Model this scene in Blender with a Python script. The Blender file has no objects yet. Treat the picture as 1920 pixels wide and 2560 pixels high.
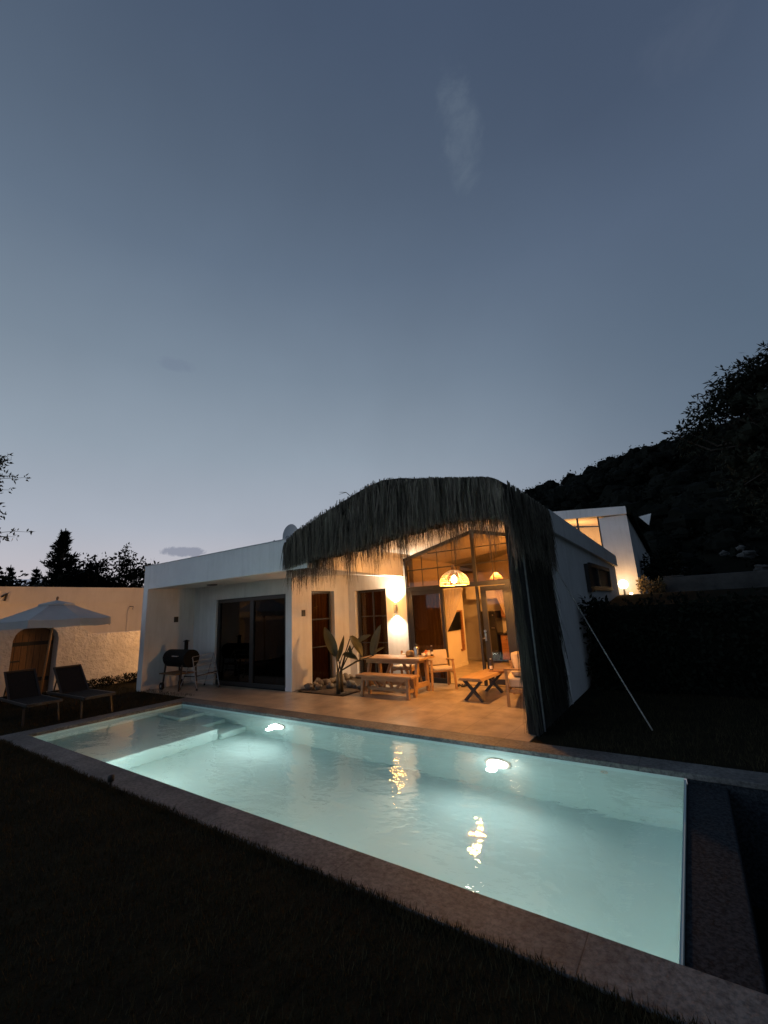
import bpy, math, random
from math import radians as RAD, sin, cos, pi
from mathutils import Vector, Matrix, noise as mnoise
rnd = random.Random(7)
sc = bpy.context.scene
COL = sc.collection
U = rnd.uniform

# ------------------------------------------------------------------ helpers
WL = {}                                     # world offset of every parent

def link(o, parent=None):
    COL.objects.link(o)
    if parent is not None:
        o.parent = parent
    return o

def tag(o, label=None, cat=None, group=None, kind=None):
    if label: o['label'] = label
    if cat: o['category'] = cat
    if group: o['group'] = group
    if kind: o['kind'] = kind
    return o

def thing(name, label, cat, loc=(0, 0, 0), rz=0.0, group=None):
    o = bpy.data.objects.new(name, None)
    o.empty_display_size = .1
    o.location = loc
    o.rotation_euler = (0, 0, rz)
    link(o)
    WL[o.name] = Vector(loc) if rz == 0 else None
    return tag(o, label, cat, group)

class MB:
    def __init__(s):
        s.v = []; s.f = []
    def add(s, vs, fs):
        n = len(s.v)
        s.v.extend([tuple(p) for p in vs])
        s.f.extend([tuple(i + n for i in f) for f in fs])
        return s
    def box(s, x0, x1, y0, y1, z0, z1):
        return s.add([(x0,y0,z0),(x1,y0,z0),(x1,y1,z0),(x0,y1,z0),(x0,y0,z1),(x1,y0,z1),(x1,y1,z1),(x0,y1,z1)],
                     [(0,3,2,1),(4,5,6,7),(0,1,5,4),(1,2,6,5),(2,3,7,6),(3,0,4,7)])
    def bar(s, a, b, w, h, up=(0,0,1)):
        a = Vector(a); b = Vector(b); d = (b-a).normalized(); u = Vector(up)
        if abs(d.dot(u)) > .98: u = Vector((0,1,0))
        r = d.cross(u).normalized(); u = r.cross(d).normalized()
        r *= w/2; u *= h/2
        vs = [a-r-u,a+r-u,a+r+u,a-r+u,b-r-u,b+r-u,b+r+u,b-r+u]
        return s.add(vs, [(0,3,2,1),(4,5,6,7),(0,1,5,4),(1,2,6,5),(2,3,7,6),(3,0,4,7)])
    def tube(s, pts, rad, n=8, cap=True):
        pts = [Vector(p) for p in pts]
        if not hasattr(rad, '__len__'): rad = [rad]*len(pts)
        vs = []; fs = []
        ref = Vector((.31,.17,.93))
        for i, p in enumerate(pts):
            d = (pts[min(i+1,len(pts)-1)] - pts[max(i-1,0)]).normalized()
            r = d.cross(ref)
            if r.length < .05: r = d.cross(Vector((1,0,0)))
            r.normalize(); u = r.cross(d)
            for k in range(n):
                a = 2*pi*k/n
                vs.append(p + (r*cos(a) + u*sin(a))*rad[i])
        for i in range(len(pts)-1):
            for k in range(n):
                fs.append((i*n+k, i*n+(k+1)%n, (i+1)*n+(k+1)%n, (i+1)*n+k))
        if cap:
            fs.append(tuple(range(n-1,-1,-1))); m = (len(pts)-1)*n
            fs.append(tuple(m+k for k in range(n)))
        return s.add(vs, fs)
    def lathe(s, prof, c=(0,0), n=24, a0=0.0):
        vs = []; fs = []
        for r, z in prof:
            for k in range(n):
                a = a0 + 2*pi*k/n
                vs.append((c[0]+r*cos(a), c[1]+r*sin(a), z))
        for i in range(len(prof)-1):
            for k in range(n):
                fs.append((i*n+k, i*n+(k+1)%n, (i+1)*n+(k+1)%n, (i+1)*n+k))
        return s.add(vs, fs)
    def prism(s, poly, axis, t0, t1):
        """poly: list of 2D points in the plane across the axis (x: (y,z), y: (x,z), z: (x,y))"""
        def P(p, t):
            return {'x':(t,p[0],p[1]), 'y':(p[0],t,p[1]), 'z':(p[0],p[1],t)}[axis]
        n = len(poly)
        vs = [P(p,t0) for p in poly] + [P(p,t1) for p in poly]
        fs = [tuple(range(n)), tuple(range(2*n-1,n-1,-1))] + [(i,(i+1)%n,(i+1)%n+n,i+n) for i in range(n)]
        return s.add(vs, fs)
    def quad(s, *p):
        return s.add(p, [tuple(range(len(p)))])
    def blob(s, c, rx, ry, rz, amp=.15, seed=0, nu=14, nv=9):
        vs = []; fs = []
        for j in range(nv+1):
            t = pi*j/nv
            for i in range(nu):
                a = 2*pi*i/nu
                d = Vector((sin(t)*cos(a), sin(t)*sin(a), cos(t)))
                k = 1 + amp*mnoise.noise(d*1.7 + Vector((seed*3.1, seed*1.7, seed)))
                vs.append((c[0]+d.x*rx*k, c[1]+d.y*ry*k, c[2]+d.z*rz*k))
        for j in range(nv):
            for i in range(nu):
                fs.append((j*nu+i, (j+1)*nu+i, (j+1)*nu+(i+1)%nu, j*nu+(i+1)%nu))
        return s.add(vs, fs)
    def build(s, name, mat, parent=None, bevel=0, smooth=False, local=False, seg=2, fixn=False):
        off = Vector((0,0,0))
        if parent is not None and not local:
            off = WL[parent.name]
        me = bpy.data.meshes.new(name)
        me.from_pydata([(x-off.x, y-off.y, z-off.z) for x,y,z in s.v] if off.length else s.v, [], s.f)
        if fixn:
            import bmesh
            bm = bmesh.new(); bm.from_mesh(me)
            bmesh.ops.recalc_face_normals(bm, faces=bm.faces[:])
            bm.to_mesh(me); bm.free()
        me.update()
        if smooth:
            me.polygons.foreach_set('use_smooth', [True]*len(me.polygons))
        if mat: me.materials.append(mat)
        o = bpy.data.objects.new(name, me)
        link(o, parent)
        WL[o.name] = off if not local else Vector((0,0,0))
        if bevel:
            m = o.modifiers.new('bevel','BEVEL'); m.width = bevel; m.segments = seg; m.limit_method = 'ANGLE'
            m.angle_limit = RAD(35)
        return o

def copy_tree(o, parent=None):
    c = o.copy(); link(c)
    if parent is not None:
        c.parent = parent
    for ch in list(o.children):
        copy_tree(ch, c)
    return c

# ------------------------------------------------------------------ materials
def nodes(name):
    m = bpy.data.materials.new(name); m.use_nodes = True
    nt = m.node_tree
    for n in list(nt.nodes): nt.nodes.remove(n)
    out = nt.nodes.new('ShaderNodeOutputMaterial')
    return m, nt, out

def N(nt, t, **kw):
    n = nt.nodes.new(t)
    for k, v in kw.items():
        if k in n.inputs.keys(): n.inputs[k].default_value = v
        else: setattr(n, k, v)
    return n

def L(nt, a, b): nt.links.new(a, b)

def ramp(nt, fac, stops):
    r = nt.nodes.new('ShaderNodeValToRGB')
    els = r.color_ramp.elements
    while len(els) < len(stops): els.new(.5)
    for e, (p, c) in zip(els, stops):
        e.position = p; e.color = (*c, 1) if len(c) == 3 else c
    L(nt, fac, r.inputs[0])
    return r.outputs[0]

def mat(name, c1, c2=None, scale=4.0, rough=.7, bump=0.0, bscale=None, detail=6, metal=0.0, spec=.4, stretch=None,
        trans=0.0, speck=None, dist=.02, coat=0.0):
    m, nt, out = nodes(name)
    b = N(nt, 'ShaderNodeBsdfPrincipled', Roughness=rough, Metallic=metal)
    b.inputs['Specular IOR Level'].default_value = spec
    if coat: b.inputs['Coat Weight'].default_value = coat
    tc = N(nt, 'ShaderNodeTexCoord')
    vec = tc.outputs['Object']
    if stretch:
        mp = N(nt, 'ShaderNodeMapping'); mp.inputs['Scale'].default_value = stretch
        L(nt, vec, mp.inputs[0]); vec = mp.outputs[0]
    c2 = c2 or tuple(x*.82 for x in c1)
    nz = N(nt, 'ShaderNodeTexNoise', Scale=scale, Detail=detail, Roughness=.6)
    L(nt, vec, nz.inputs['Vector'])
    col = ramp(nt, nz.outputs[0], [(.33, c1), (.68, c2)])
    if speck:
        sp = N(nt, 'ShaderNodeTexNoise', Scale=speck[1], Detail=3, Roughness=.7)
        L(nt, tc.outputs['Object'], sp.inputs['Vector'])
        f = ramp(nt, sp.outputs[0], [(.40, (0,0,0)), (.62, (1,1,1))])
        mx = N(nt, 'ShaderNodeMix', data_type='RGBA'); mx.blend_type = 'MIX'
        L(nt, f, mx.inputs[0]); L(nt, col, mx.inputs[6]); mx.inputs[7].default_value = (*speck[0], 1)
        col = mx.outputs[2]
    L(nt, col, b.inputs['Base Color'])
    if bump:
        bn = N(nt, 'ShaderNodeTexNoise', Scale=bscale or scale*6, Detail=5, Roughness=.6)
        L(nt, vec, bn.inputs['Vector'])
        bp = N(nt, 'ShaderNodeBump', Strength=bump, Distance=dist)
        L(nt, bn.outputs[0], bp.inputs['Height']); L(nt, bp.outputs[0], b.inputs['Normal'])
    sh = b.outputs[0]
    if trans:
        tr = N(nt, 'ShaderNodeBsdfTranslucent'); L(nt, col, tr.inputs[0])
        ms = N(nt, 'ShaderNodeMixShader'); ms.inputs[0].default_value = trans
        L(nt, sh, ms.inputs[1]); L(nt, tr.outputs[0], ms.inputs[2]); sh = ms.outputs[0]
    L(nt, sh, out.inputs[0])
    return m

def emit(name, col, strength):
    m, nt, out = nodes(name)
    e = N(nt, 'ShaderNodeEmission', Strength=strength); e.inputs[0].default_value = (*col, 1)
    L(nt, e.outputs[0], out.inputs[0]); return m

def glass(name, tint, refl=1.0, rough=.02, ior=1.45):
    m, nt, out = nodes(name)
    t = N(nt, 'ShaderNodeBsdfTransparent'); t.inputs[0].default_value = (*tint, 1)
    g = N(nt, 'ShaderNodeBsdfGlossy', Roughness=rough); g.inputs[0].default_value = (refl, refl, refl, 1)
    lw = N(nt, 'ShaderNodeLayerWeight', Blend=.5)          # Schlick reflectance, same on both faces of the pane
    pw = N(nt, 'ShaderNodeMath', operation='POWER'); L(nt, lw.outputs['Facing'], pw.inputs[0]); pw.inputs[1].default_value = 5
    f0 = ((ior-1)/(ior+1))**2
    fr = N(nt, 'ShaderNodeMath', operation='MULTIPLY_ADD'); L(nt, pw.outputs[0], fr.inputs[0]); fr.inputs[1].default_value = 1-f0; fr.inputs[2].default_value = f0
    tc = N(nt, 'ShaderNodeTexCoord')
    nz = N(nt, 'ShaderNodeTexNoise', Scale=1.3, Detail=1); L(nt, tc.outputs['Object'], nz.inputs['Vector'])
    bp = N(nt, 'ShaderNodeBump', Strength=.02, Distance=.05); L(nt, nz.outputs[0], bp.inputs['Height'])
    L(nt, bp.outputs[0], g.inputs['Normal'])
    ms = N(nt, 'ShaderNodeMixShader')
    L(nt, fr.outputs[0], ms.inputs[0]); L(nt, t.outputs[0], ms.inputs[1]); L(nt, g.outputs[0], ms.inputs[2])
    L(nt, ms.outputs[0], out.inputs[0]); return m

def tiles(name, c1, c2, mortar, sx, sy, rough, offs=(0,0), rowoff=0.0, speck=None, bump=.15, msize=.006, spec=.4):
    """stone slabs or floor tiles laid in world X / Y"""
    m, nt, out = nodes(name)
    b = N(nt, 'ShaderNodeBsdfPrincipled', Roughness=rough); b.inputs['Specular IOR Level'].default_value = spec
    g = N(nt, 'ShaderNodeNewGeometry')
    mp = N(nt, 'ShaderNodeMapping'); mp.inputs['Location'].default_value = (offs[0], offs[1], 0)
    L(nt, g.outputs['Position'], mp.inputs[0])
    br = N(nt, 'ShaderNodeTexBrick', Scale=1.0)
    br.offset = rowoff; br.squash = 1.0
    br.inputs['Mortar Size'].default_value = msize; br.inputs['Mortar Smooth'].default_value = .3
    br.inputs['Brick Width'].default_value = sx; br.inputs['Row Height'].default_value = sy
    br.inputs['Color1'].default_value = (*c1,1); br.inputs['Color2'].default_value = (*c2,1); br.inputs['Mortar'].default_value = (*mortar,1)
    L(nt, mp.outputs[0], br.inputs['Vector'])
    nz = N(nt, 'ShaderNodeTexNoise', Scale=3.0, Detail=8, Roughness=.65); L(nt, g.outputs['Position'], nz.inputs['Vector'])
    v = ramp(nt, nz.outputs[0], [(.3, (.52,.52,.52)), (.7, (1.18,1.18,1.18))])
    mx = N(nt, 'ShaderNodeMix', data_type='RGBA'); mx.blend_type = 'MULTIPLY'; mx.inputs[0].default_value = 1
    L(nt, br.outputs[0], mx.inputs[6]); L(nt, v, mx.inputs[7]); col = mx.outputs[2]
    if speck:
        sp = N(nt, 'ShaderNodeTexNoise', Scale=speck[1], Detail=4, Roughness=.75); L(nt, g.outputs['Position'], sp.inputs['Vector'])
        f = ramp(nt, sp.outputs[0], [(.36, (0.45,.45,.45)), (.6, (1.25,1.22,1.18))])
        m2 = N(nt, 'ShaderNodeMix', data_type='RGBA'); m2.blend_type = 'MULTIPLY'; m2.inputs[0].default_value = speck[0]
        L(nt, col, m2.inputs[6]); L(nt, f, m2.inputs[7]); col = m2.outputs[2]
    L(nt, col, b.inputs['Base Color'])
    ad = N(nt, 'ShaderNodeMath', operation='MULTIPLY'); ad.inputs[1].default_value = -1
    L(nt, br.outputs['Fac'], ad.inputs[0])
    n2 = N(nt, 'ShaderNodeTexNoise', Scale=40.0, Detail=4); L(nt, g.outputs['Position'], n2.inputs['Vector'])
    a2 = N(nt, 'ShaderNodeMath', operation='MULTIPLY_ADD'); a2.inputs[1].default_value = .6
    L(nt, n2.outputs[0], a2.inputs[0]); L(nt, ad.outputs[0], a2.inputs[2])
    bp = N(nt, 'ShaderNodeBump', Strength=bump, Distance=.01); L(nt, a2.outputs[0], bp.inputs['Height'])
    L(nt, bp.outputs[0], b.inputs['Normal'])
    L(nt, b.outputs[0], out.inputs[0])
    return m

def plaster(name, c1, c2, stain, bump, bscale, dist=.02, amount=.6):
    """painted render with faint rain streaks under the edges and uneven patches"""
    m = mat(name, c1, c2, 1.6, .88, bump, bscale, spec=.15, dist=dist)
    nt = m.node_tree
    b = [n for n in nt.nodes if n.type == 'BSDF_PRINCIPLED'][0]
    src = b.inputs['Base Color'].links[0].from_socket
    g = N(nt, 'ShaderNodeNewGeometry')
    mp = N(nt, 'ShaderNodeMapping'); mp.inputs['Scale'].default_value = (5.5,5.5,.45); L(nt, g.outputs['Position'], mp.inputs[0])
    n1 = N(nt, 'ShaderNodeTexNoise', Scale=1.6, Detail=7, Roughness=.7); L(nt, mp.outputs[0], n1.inputs['Vector'])
    n2 = N(nt, 'ShaderNodeTexNoise', Scale=.9, Detail=5, Roughness=.6); L(nt, g.outputs['Position'], n2.inputs['Vector'])
    mu = N(nt, 'ShaderNodeMath', operation='MULTIPLY'); L(nt, n1.outputs[0], mu.inputs[0]); L(nt, n2.outputs[0], mu.inputs[1])
    f = N(nt, 'ShaderNodeMapRange'); L(nt, mu.outputs[0], f.inputs[0]); f.inputs[1].default_value = .22; f.inputs[2].default_value = .44
    f.inputs[3].default_value = 0; f.inputs[4].default_value = amount
    mx = N(nt, 'ShaderNodeMix', data_type='RGBA'); L(nt, f.outputs[0], mx.inputs[0]); L(nt, src, mx.inputs[6]); mx.inputs[7].default_value = (*stain,1)
    L(nt, mx.outputs[2], b.inputs['Base Color'])
    return m

M = {}
M['plaster'] = plaster('white_plaster', (.76,.75,.73), (.68,.67,.65), (.50,.485,.46), .22, 45)
M['rough_plaster'] = plaster('rough_plaster', (.72,.69,.65), (.56,.53,.50), (.42,.39,.35), .9, 8, .06)
M['soffit'] = mat('soffit_paint', (.74,.73,.71), (.68,.67,.65), 1.2, .8, .04, 40, spec=.2)
M['inside'] = mat('inner_wall_paint', (.62,.56,.47), (.56,.50,.42), 1.4, .8, .04, 40, spec=.2)
M['frame'] = mat('dark_metal_frame', (.016,.015,.014), (.022,.02,.018), 8, .45, .05, spec=.5)
M['glass'] = glass('clear_glass', (.90,.88,.85))
M['tinted'] = glass('tinted_glass', (.52,.46,.39), .9)
M['dusk_glass'] = glass('dark_glass', (.26,.27,.26), 1.0, ior=1.5)
M['tile'] = tiles('terrace_tile', (.42,.335,.235), (.385,.31,.22), (.22,.175,.12), .60, .60, .30, bump=.06, msize=.005, spec=.5)
M['floor'] = tiles('indoor_floor', (.42,.34,.25), (.38,.31,.23), (.25,.2,.15), 1.2, .2, .35, rowoff=.5, bump=.05, msize=.003)
M['coping'] = tiles('coping_stone', (.156,.156,.150), (.112,.113,.110), (.07,.07,.068), 1.45, 30.0, .62, offs=(.36,10), speck=(.95, 26), bump=.7, msize=.0035)
M['ledge'] = mat('granite_ledge', (.012,.0155,.019), (.006,.008,.010), 6, .8, .5, 60, speck=((.034,.041,.048), 40), spec=.15, dist=.01)
M['pool'] = mat('pool_plaster', (.56,.70,.675), (.51,.655,.635), 1.1, .8, .02, 20, spec=.1)
M['wood'] = mat('oiled_wood', (.42,.25,.11), (.30,.17,.075), 5, .42, .12, 24, stretch=(1,9,9))
M['wood_y'] = mat('oiled_wood_y', (.45,.28,.12), (.33,.19,.08), 5, .42, .12, 24, stretch=(9,1,9))
M['gate_wood'] = mat('gate_planks', (.22,.12,.05), (.12,.065,.028), 4, .7, .5, 22, stretch=(6,9,.8))
M['dark_wood'] = mat('dark_stained_wood', (.020,.022,.021), (.011,.012,.012), 4, .7, .3, 30, stretch=(8,8,.7))
M['reed'] = mat('reed_panel', (.075,.075,.066), (.026,.027,.024), 7, .9, .9, 30, stretch=(6,6,.35), dist=.03)
M['thatch'] = mat('reed_thatch', (.040,.037,.031), (.014,.013,.011), 6, .95, .8, 26, stretch=(7,7,.4), dist=.04, spec=.1)
M['strand'] = mat('reed_strand', (.29,.255,.20), (.012,.011,.009), 1.6, .9, 0, spec=.08, trans=.25, stretch=(13,13,.9), detail=6)
M['straw'] = mat('dark_straw', (.075,.070,.056), (.010,.010,.009), 1.6, .9, 0, spec=.1, stretch=(11,11,.5), detail=3)
M['black_metal'] = mat('black_metal', (.012,.012,.012), (.02,.02,.02), 10, .4, .1, spec=.5)
M['grill'] = mat('grill_enamel', (.006,.006,.006), (.009,.009,.008), 6, .75, .15, 40, spec=.15)
M['steel'] = mat('brushed_steel', (.55,.55,.55), (.42,.42,.42), 6, .3, .05, metal=1.0)
M['grey_metal'] = mat('grey_metal', (.35,.36,.37), (.26,.27,.28), 6, .5, .1, metal=.3)
M['rubber'] = mat('black_rubber', (.012,.012,.012), None, 8, .8)
M['plastic'] = mat('dark_plastic', (.02,.018,.016), None, 8, .5)
M['fabric'] = mat('beige_cushion', (.58,.48,.36), (.50,.41,.30), 9, .95, .25, 90, spec=.1)
M['sling'] = mat('sling_mesh', (.015,.015,.015), (.009,.009,.009), 30, .85, .3, 200, spec=.2, trans=.10)
M['canvas'] = mat('parasol_canvas', (.68,.67,.65), (.60,.59,.58), 3, .9, .15, 60, spec=.1, trans=.3)
M['curtain'] = mat('sheer_curtain', (.72,.62,.46), (.60,.50,.36), 3, .9, .1, 80, spec=.05, trans=.35)
M['brown_curtain'] = mat('brown_curtain', (.34,.19,.085), (.20,.11,.05), 2, .9, .2, 30, stretch=(9,9,.6), spec=.05, trans=.5)
M['gable_curtain'] = mat('tan_curtain', (.36,.27,.15), (.24,.18,.10), 2, .9, .2, 30, stretch=(9,9,.6), spec=.05, trans=.4)
M['grey_curtain'] = mat('grey_curtain', (.30,.30,.28), (.16,.16,.15), 2, .9, .2, 30, stretch=(9,9,.5), spec=.05)
M['rattan'] = mat('woven_rattan', (.78,.64,.46), (.64,.50,.34), 8, .7, .2, 40, trans=.5)
M['leaf'] = mat('banana_leaf', (.080,.072,.028), (.042,.042,.017), 3, .42, .35, 14, stretch=(1,1,1), trans=.22)
M['stem'] = mat('plant_stem', (.055,.045,.022), (.03,.026,.014), 6, .6, .3)
M['rock'] = mat('field_stone', (.21,.17,.125), (.10,.083,.063), 5, .9, .7, 14, dist=.03)
M['soil'] = mat('bed_soil', (.10,.065,.035), (.05,.033,.02), 9, .95, .9, 30, dist=.03)
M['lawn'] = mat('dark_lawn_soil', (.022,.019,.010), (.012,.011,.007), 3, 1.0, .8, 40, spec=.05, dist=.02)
M['grass'] = mat('grass_blade', (.060,.050,.026), (.026,.025,.013), 2.4, .85, 0, spec=.08, trans=.2)
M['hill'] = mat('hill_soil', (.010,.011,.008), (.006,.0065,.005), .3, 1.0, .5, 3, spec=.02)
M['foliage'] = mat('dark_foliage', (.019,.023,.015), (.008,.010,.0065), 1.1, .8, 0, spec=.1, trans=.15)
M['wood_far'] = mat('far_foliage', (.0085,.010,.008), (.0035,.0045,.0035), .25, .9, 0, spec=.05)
M['olive'] = mat('olive_foliage', (.060,.068,.055), (.030,.034,.026), 1.4, .75, 0, spec=.1, trans=.2)
M['pale_shrub'] = mat('dry_shrub_leaves', (.20,.16,.09), (.09,.07,.04), 2, .9, 0, spec=.05, trans=.2)
M['bark'] = mat('tree_bark', (.06,.048,.036), (.03,.024,.018), 4, .95, .8, 16, stretch=(5,5,.7))
M['limestone'] = mat('pale_limestone', (.085,.083,.078), (.04,.039,.037), 2, .95, .7, 9, dist=.06)
M['block'] = mat('grey_block', (.075,.073,.068), (.04,.039,.037), 2.5, .95, .7, 9, dist=.04)
M['ochre'] = plaster('ochre_render', (.82,.75,.66), (.74,.67,.58), (.60,.53,.44), .15, 40, amount=.5)
M['fridge'] = mat('black_fridge', (.010,.010,.010), None, 4, .25, spec=.5)
M['cabinet'] = mat('walnut_cabinet', (.30,.14,.055), (.19,.085,.033), 3, .45, .1, 20, stretch=(1,1,10))
M['screen'] = mat('tv_screen', (.006,.006,.007), None, 3, .18)
M['ceramic'] = mat('cream_ceramic', (.70,.64,.54), None, 4, .3)
M['fruit'] = mat('orange_fruit', (.60,.20,.05), (.50,.13,.03), 6, .5)
M['bottle'] = mat('dark_bottle', (.03,.02,.012), None, 4, .12, spec=.6)
M['basket'] = mat('straw_basket', (.46,.32,.16), (.30,.20,.09), 14, .9, .8, 50, stretch=(1,1,3))
M['rope'] = mat('pale_rope', (.42,.40,.36), (.28,.27,.24), 30, .9, .5, 90)
M['dish'] = mat('dish_enamel', (.42,.43,.44), (.36,.37,.38), 3, .5)
M['mark'] = mat('dish_print', (.16,.17,.18), None, 3, .6)
M['haze'] = None

# haze-blue far mountains: dim airlight between the camera and the range
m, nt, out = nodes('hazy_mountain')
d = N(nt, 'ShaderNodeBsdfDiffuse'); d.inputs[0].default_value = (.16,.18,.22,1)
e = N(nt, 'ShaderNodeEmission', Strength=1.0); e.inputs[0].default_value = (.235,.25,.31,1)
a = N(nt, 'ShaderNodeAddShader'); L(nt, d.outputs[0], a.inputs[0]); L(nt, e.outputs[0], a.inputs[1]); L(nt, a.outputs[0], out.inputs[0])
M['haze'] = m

# water
m, nt, out = nodes('pool_water')
gl = N(nt, 'ShaderNodeBsdfGlass', Roughness=0.0, IOR=1.33); gl.inputs[0].default_value = (.955,1.0,.985,1)
gp = N(nt, 'ShaderNodeNewGeometry')
mp = N(nt, 'ShaderNodeMapping'); mp.inputs['Scale'].default_value = (1.0, 1.5, 1)
mp.inputs['Rotation'].default_value = (0, 0, RAD(-32))
L(nt, gp.outputs['Position'], mp.inputs[0])
n1 = N(nt, 'ShaderNodeTexNoise', Scale=2.6, Detail=2.0, Roughness=.5); n1.inputs['Distortion'].default_value = .4
n2 = N(nt, 'ShaderNodeTexNoise', Scale=12.0, Detail=2.0, Roughness=.5)
L(nt, mp.outputs[0], n1.inputs['Vector']); L(nt, mp.outputs[0], n2.inputs['Vector'])
ma = N(nt, 'ShaderNodeMath', operation='MULTIPLY_ADD'); ma.inputs[1].default_value = .22
L(nt, n2.outputs[0], ma.inputs[0]); L(nt, n1.outputs[0], ma.inputs[2])
bp = N(nt, 'ShaderNodeBump', Strength=.38, Distance=.03); L(nt, ma.outputs[0], bp.inputs['Height'])
L(nt, bp.outputs[0], gl.inputs['Normal']); L(nt, gl.outputs[0], out.inputs[0])
M['water'] = m

WARM = (1.0, .41, .085)
E_DISC = emit('pool_lens_glow', (.95,1.0,.98), 12.0)
E_BULB = emit('warm_bulb_glow', (1.0,.84,.64), 60.0)
E_GLOBE = emit('globe_glow', (1.0,.80,.52), 7.0)
E_SMALL = emit('lamp_slot_glow', (1.0,.75,.45), 12.0)

def lamp(name, kind, loc, energy, col, parent=None, size=.06, spot=None, rot=None):
    ld = bpy.data.lights.new(name, kind)
    ld.energy = energy; ld.color = col
    if kind in ('POINT','SPOT'): ld.shadow_soft_size = size
    if kind == 'SPOT':
        ld.spot_size = RAD(spot[0]); ld.spot_blend = spot[1]
    o = bpy.data.objects.new(name, ld)
    off = WL[parent.name] if parent is not None else Vector((0,0,0))
    o.location = Vector(loc) - off
    if rot: o.rotation_euler = rot
    link(o, parent)
    return o

# ------------------------------------------------------------------ leaf makers
def leaf_quad(mb, c, d, nrm, ln, w):
    d = d.normalized(); s = d.cross(nrm)
    if s.length < 1e-3: s = d.cross(Vector((.3,.5,.8)))
    s.normalize()
    a = c; b = c + d*ln
    m_ = c + d*(ln*.45)
    mb.add([a, m_ + s*(w/2), b, m_ - s*(w/2)], [(0,1,2,3)])

def rvec():
    while True:
        v = Vector((U(-1,1),U(-1,1),U(-1,1)))
        if .05 < v.length < 1: return v.normalized()

def clump(mb, c, r, n, ln, w, droop=0.0, flat=1.0, pw=.45):
    c = Vector(c)
    for _ in range(n):
        v = rvec(); k = r*(rnd.random()**pw)
        p = c + Vector((v.x*k, v.y*k, v.z*k*flat))
        d = (v + rvec()*.8 + Vector((0,0,-droop)))
        leaf_quad(mb, p, d, rvec(), ln*U(.6,1.3), w*U(.6,1.3))

def tree_crown(mb, c, r, n, ln, w, seed=0, flat=.85):
    c = Vector(c)
    mb.blob(c, r*.60, r*.60, r*.60*flat, .45, seed, 12, 8)
    for _ in range(n):
        v = rvec(); k = r*U(.45,.86)
        leaf_quad(mb, c + Vector((v.x*k, v.y*k, v.z*k*flat)), v + rvec()*.9, rvec(), ln*U(.6,1.3), w*U(.6,1.3))

def limb(mb, a, b, r0, r1, wig=.08, n=5):
    a = Vector(a); b = Vector(b); pts = []; rr = []
    for i in range(n+1):
        t = i/n
        p = a.lerp(b, t)
        if 0 < i < n: p += rvec()*wig*(b-a).length
        pts.append(p); rr.append(r0 + (r1-r0)*t)
    mb.tube(pts, rr, 7)
    return pts

def strand(mb, p, ln, w, lean=(0,0)):
    x, y, z = p
    a = U(0, pi); dx, dy = cos(a)*w/2, sin(a)*w/2*.6
    tg = 2.6 if rnd.random() < .22 else 1.0; jx, jy = lean[0] + U(-.08,.08)*tg, lean[1] + U(-.06,.05)*tg
    k1, k2 = U(-.018,.018), U(-.018,.018)
    pts = []
    for t in (0,.35,.7,1):
        pts.append((x + jx*t*ln + k1*sin(t*4), y + jy*t*ln + k2*sin(t*3.3), z - ln*t, 1 - .75*t))
    vs = []
    for (a_, b_, c_, s_) in pts:
        vs += [(a_-dx*s_, b_-dy*s_, c_), (a_+dx*s_, b_+dy*s_, c_)]
    mb.add(vs, [(2*i,2*i+1,2*i+3,2*i+2) for i in range(3)])

# ================================================================== SETTING
# ---- ground: one sheet to the horizon with an opening for the pool pit
px0, px1, py0, py1 = -8.40, 2.60, -.04, 2.535
mb = MB(); zg = -.012; Rg = 900
xs = [-Rg, -40, px0, px1, 40, Rg]; ys = [-Rg, -40, py0, py1, 60, Rg]
for i in range(5):
    for j in range(5):
        if i == 2 and j == 2: continue
        mb.quad((xs[i],ys[j],zg),(xs[i+1],ys[j],zg),(xs[i+1],ys[j+1],zg),(xs[i],ys[j+1],zg))
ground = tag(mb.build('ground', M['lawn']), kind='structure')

# ---- terrace paving
mb = MB()
mb.box(-10.69,-1.50, 2.80, 4.06, -.05, .0)
mb.box(-5.46,-1.50, 4.06, 5.93, -.05, .0)
mb.box(-6.88,-6.80, 4.06, 5.99, -.05, -.002)
tag(mb.build('terrace', M['tile']), kind='structure')

# ---- bank and hillside on the right
def hillH(x):
    P = [(-46,0),(-36,1.5),(-29,4),(-24,8),(-16,13.0),(-7,14.9),(-1,16.2),(4,16.8),(11,18.4),(30,26),(60,36),(120,54)]
    for (a, ha), (b, hb) in zip(P, P[1:]):
        if a <= x <= b: return ha + (hb-ha)*(x-a)/(b-a)
    return 0 if x < -46 else 55
def sst(t):
    t = max(0, min(1, t)); return t*t*(3-2*t)
def landz(x, y):
    b = (1.42+.24*sst((y-8)/4))*sst((y-6.3)/.7)*sst((x+1.46)/.12 if y < 13.5 else 1.0)
    h = hillH(x)*sst((y-17)/43)
    return b + h + .9*sst((y-20)/20)*mnoise.noise(Vector((x*.12,y*.12,0)))
mb = MB()
gx = [-1.46,-1.34,-1.2,-.8,-.3] + [.2+.8*i for i in range(14)] + [13,16,20,26]
gy = [6.28,6.45,6.6,6.75,6.9,7.05,7.4,8,9,10,11,12,13.4]
def grid(mb, gx, gy, f):
    vs = [(x,y,f(x,y)) for y in gy for x in gx]; n = len(gx)
    fs = [(j*n+i, j*n+i+1, (j+1)*n+i+1, (j+1)*n+i) for j in range(len(gy)-1) for i in range(n-1)]
    mb.add(vs, fs)
grid(mb, gx, gy, landz)
gx2 = [-46+2*i for i in range(74)]; gy2 = [13.4,14,15,17] + [19+2*i for i in range(27)]
grid(mb, gx2, gy2, lambda x,y: landz(x,y) if x > -8 or y > 15 else landz(x,y)*sst((x+12)/4))
tag(mb.build('hillside', M['hill'], smooth=True), kind='structure')

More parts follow.
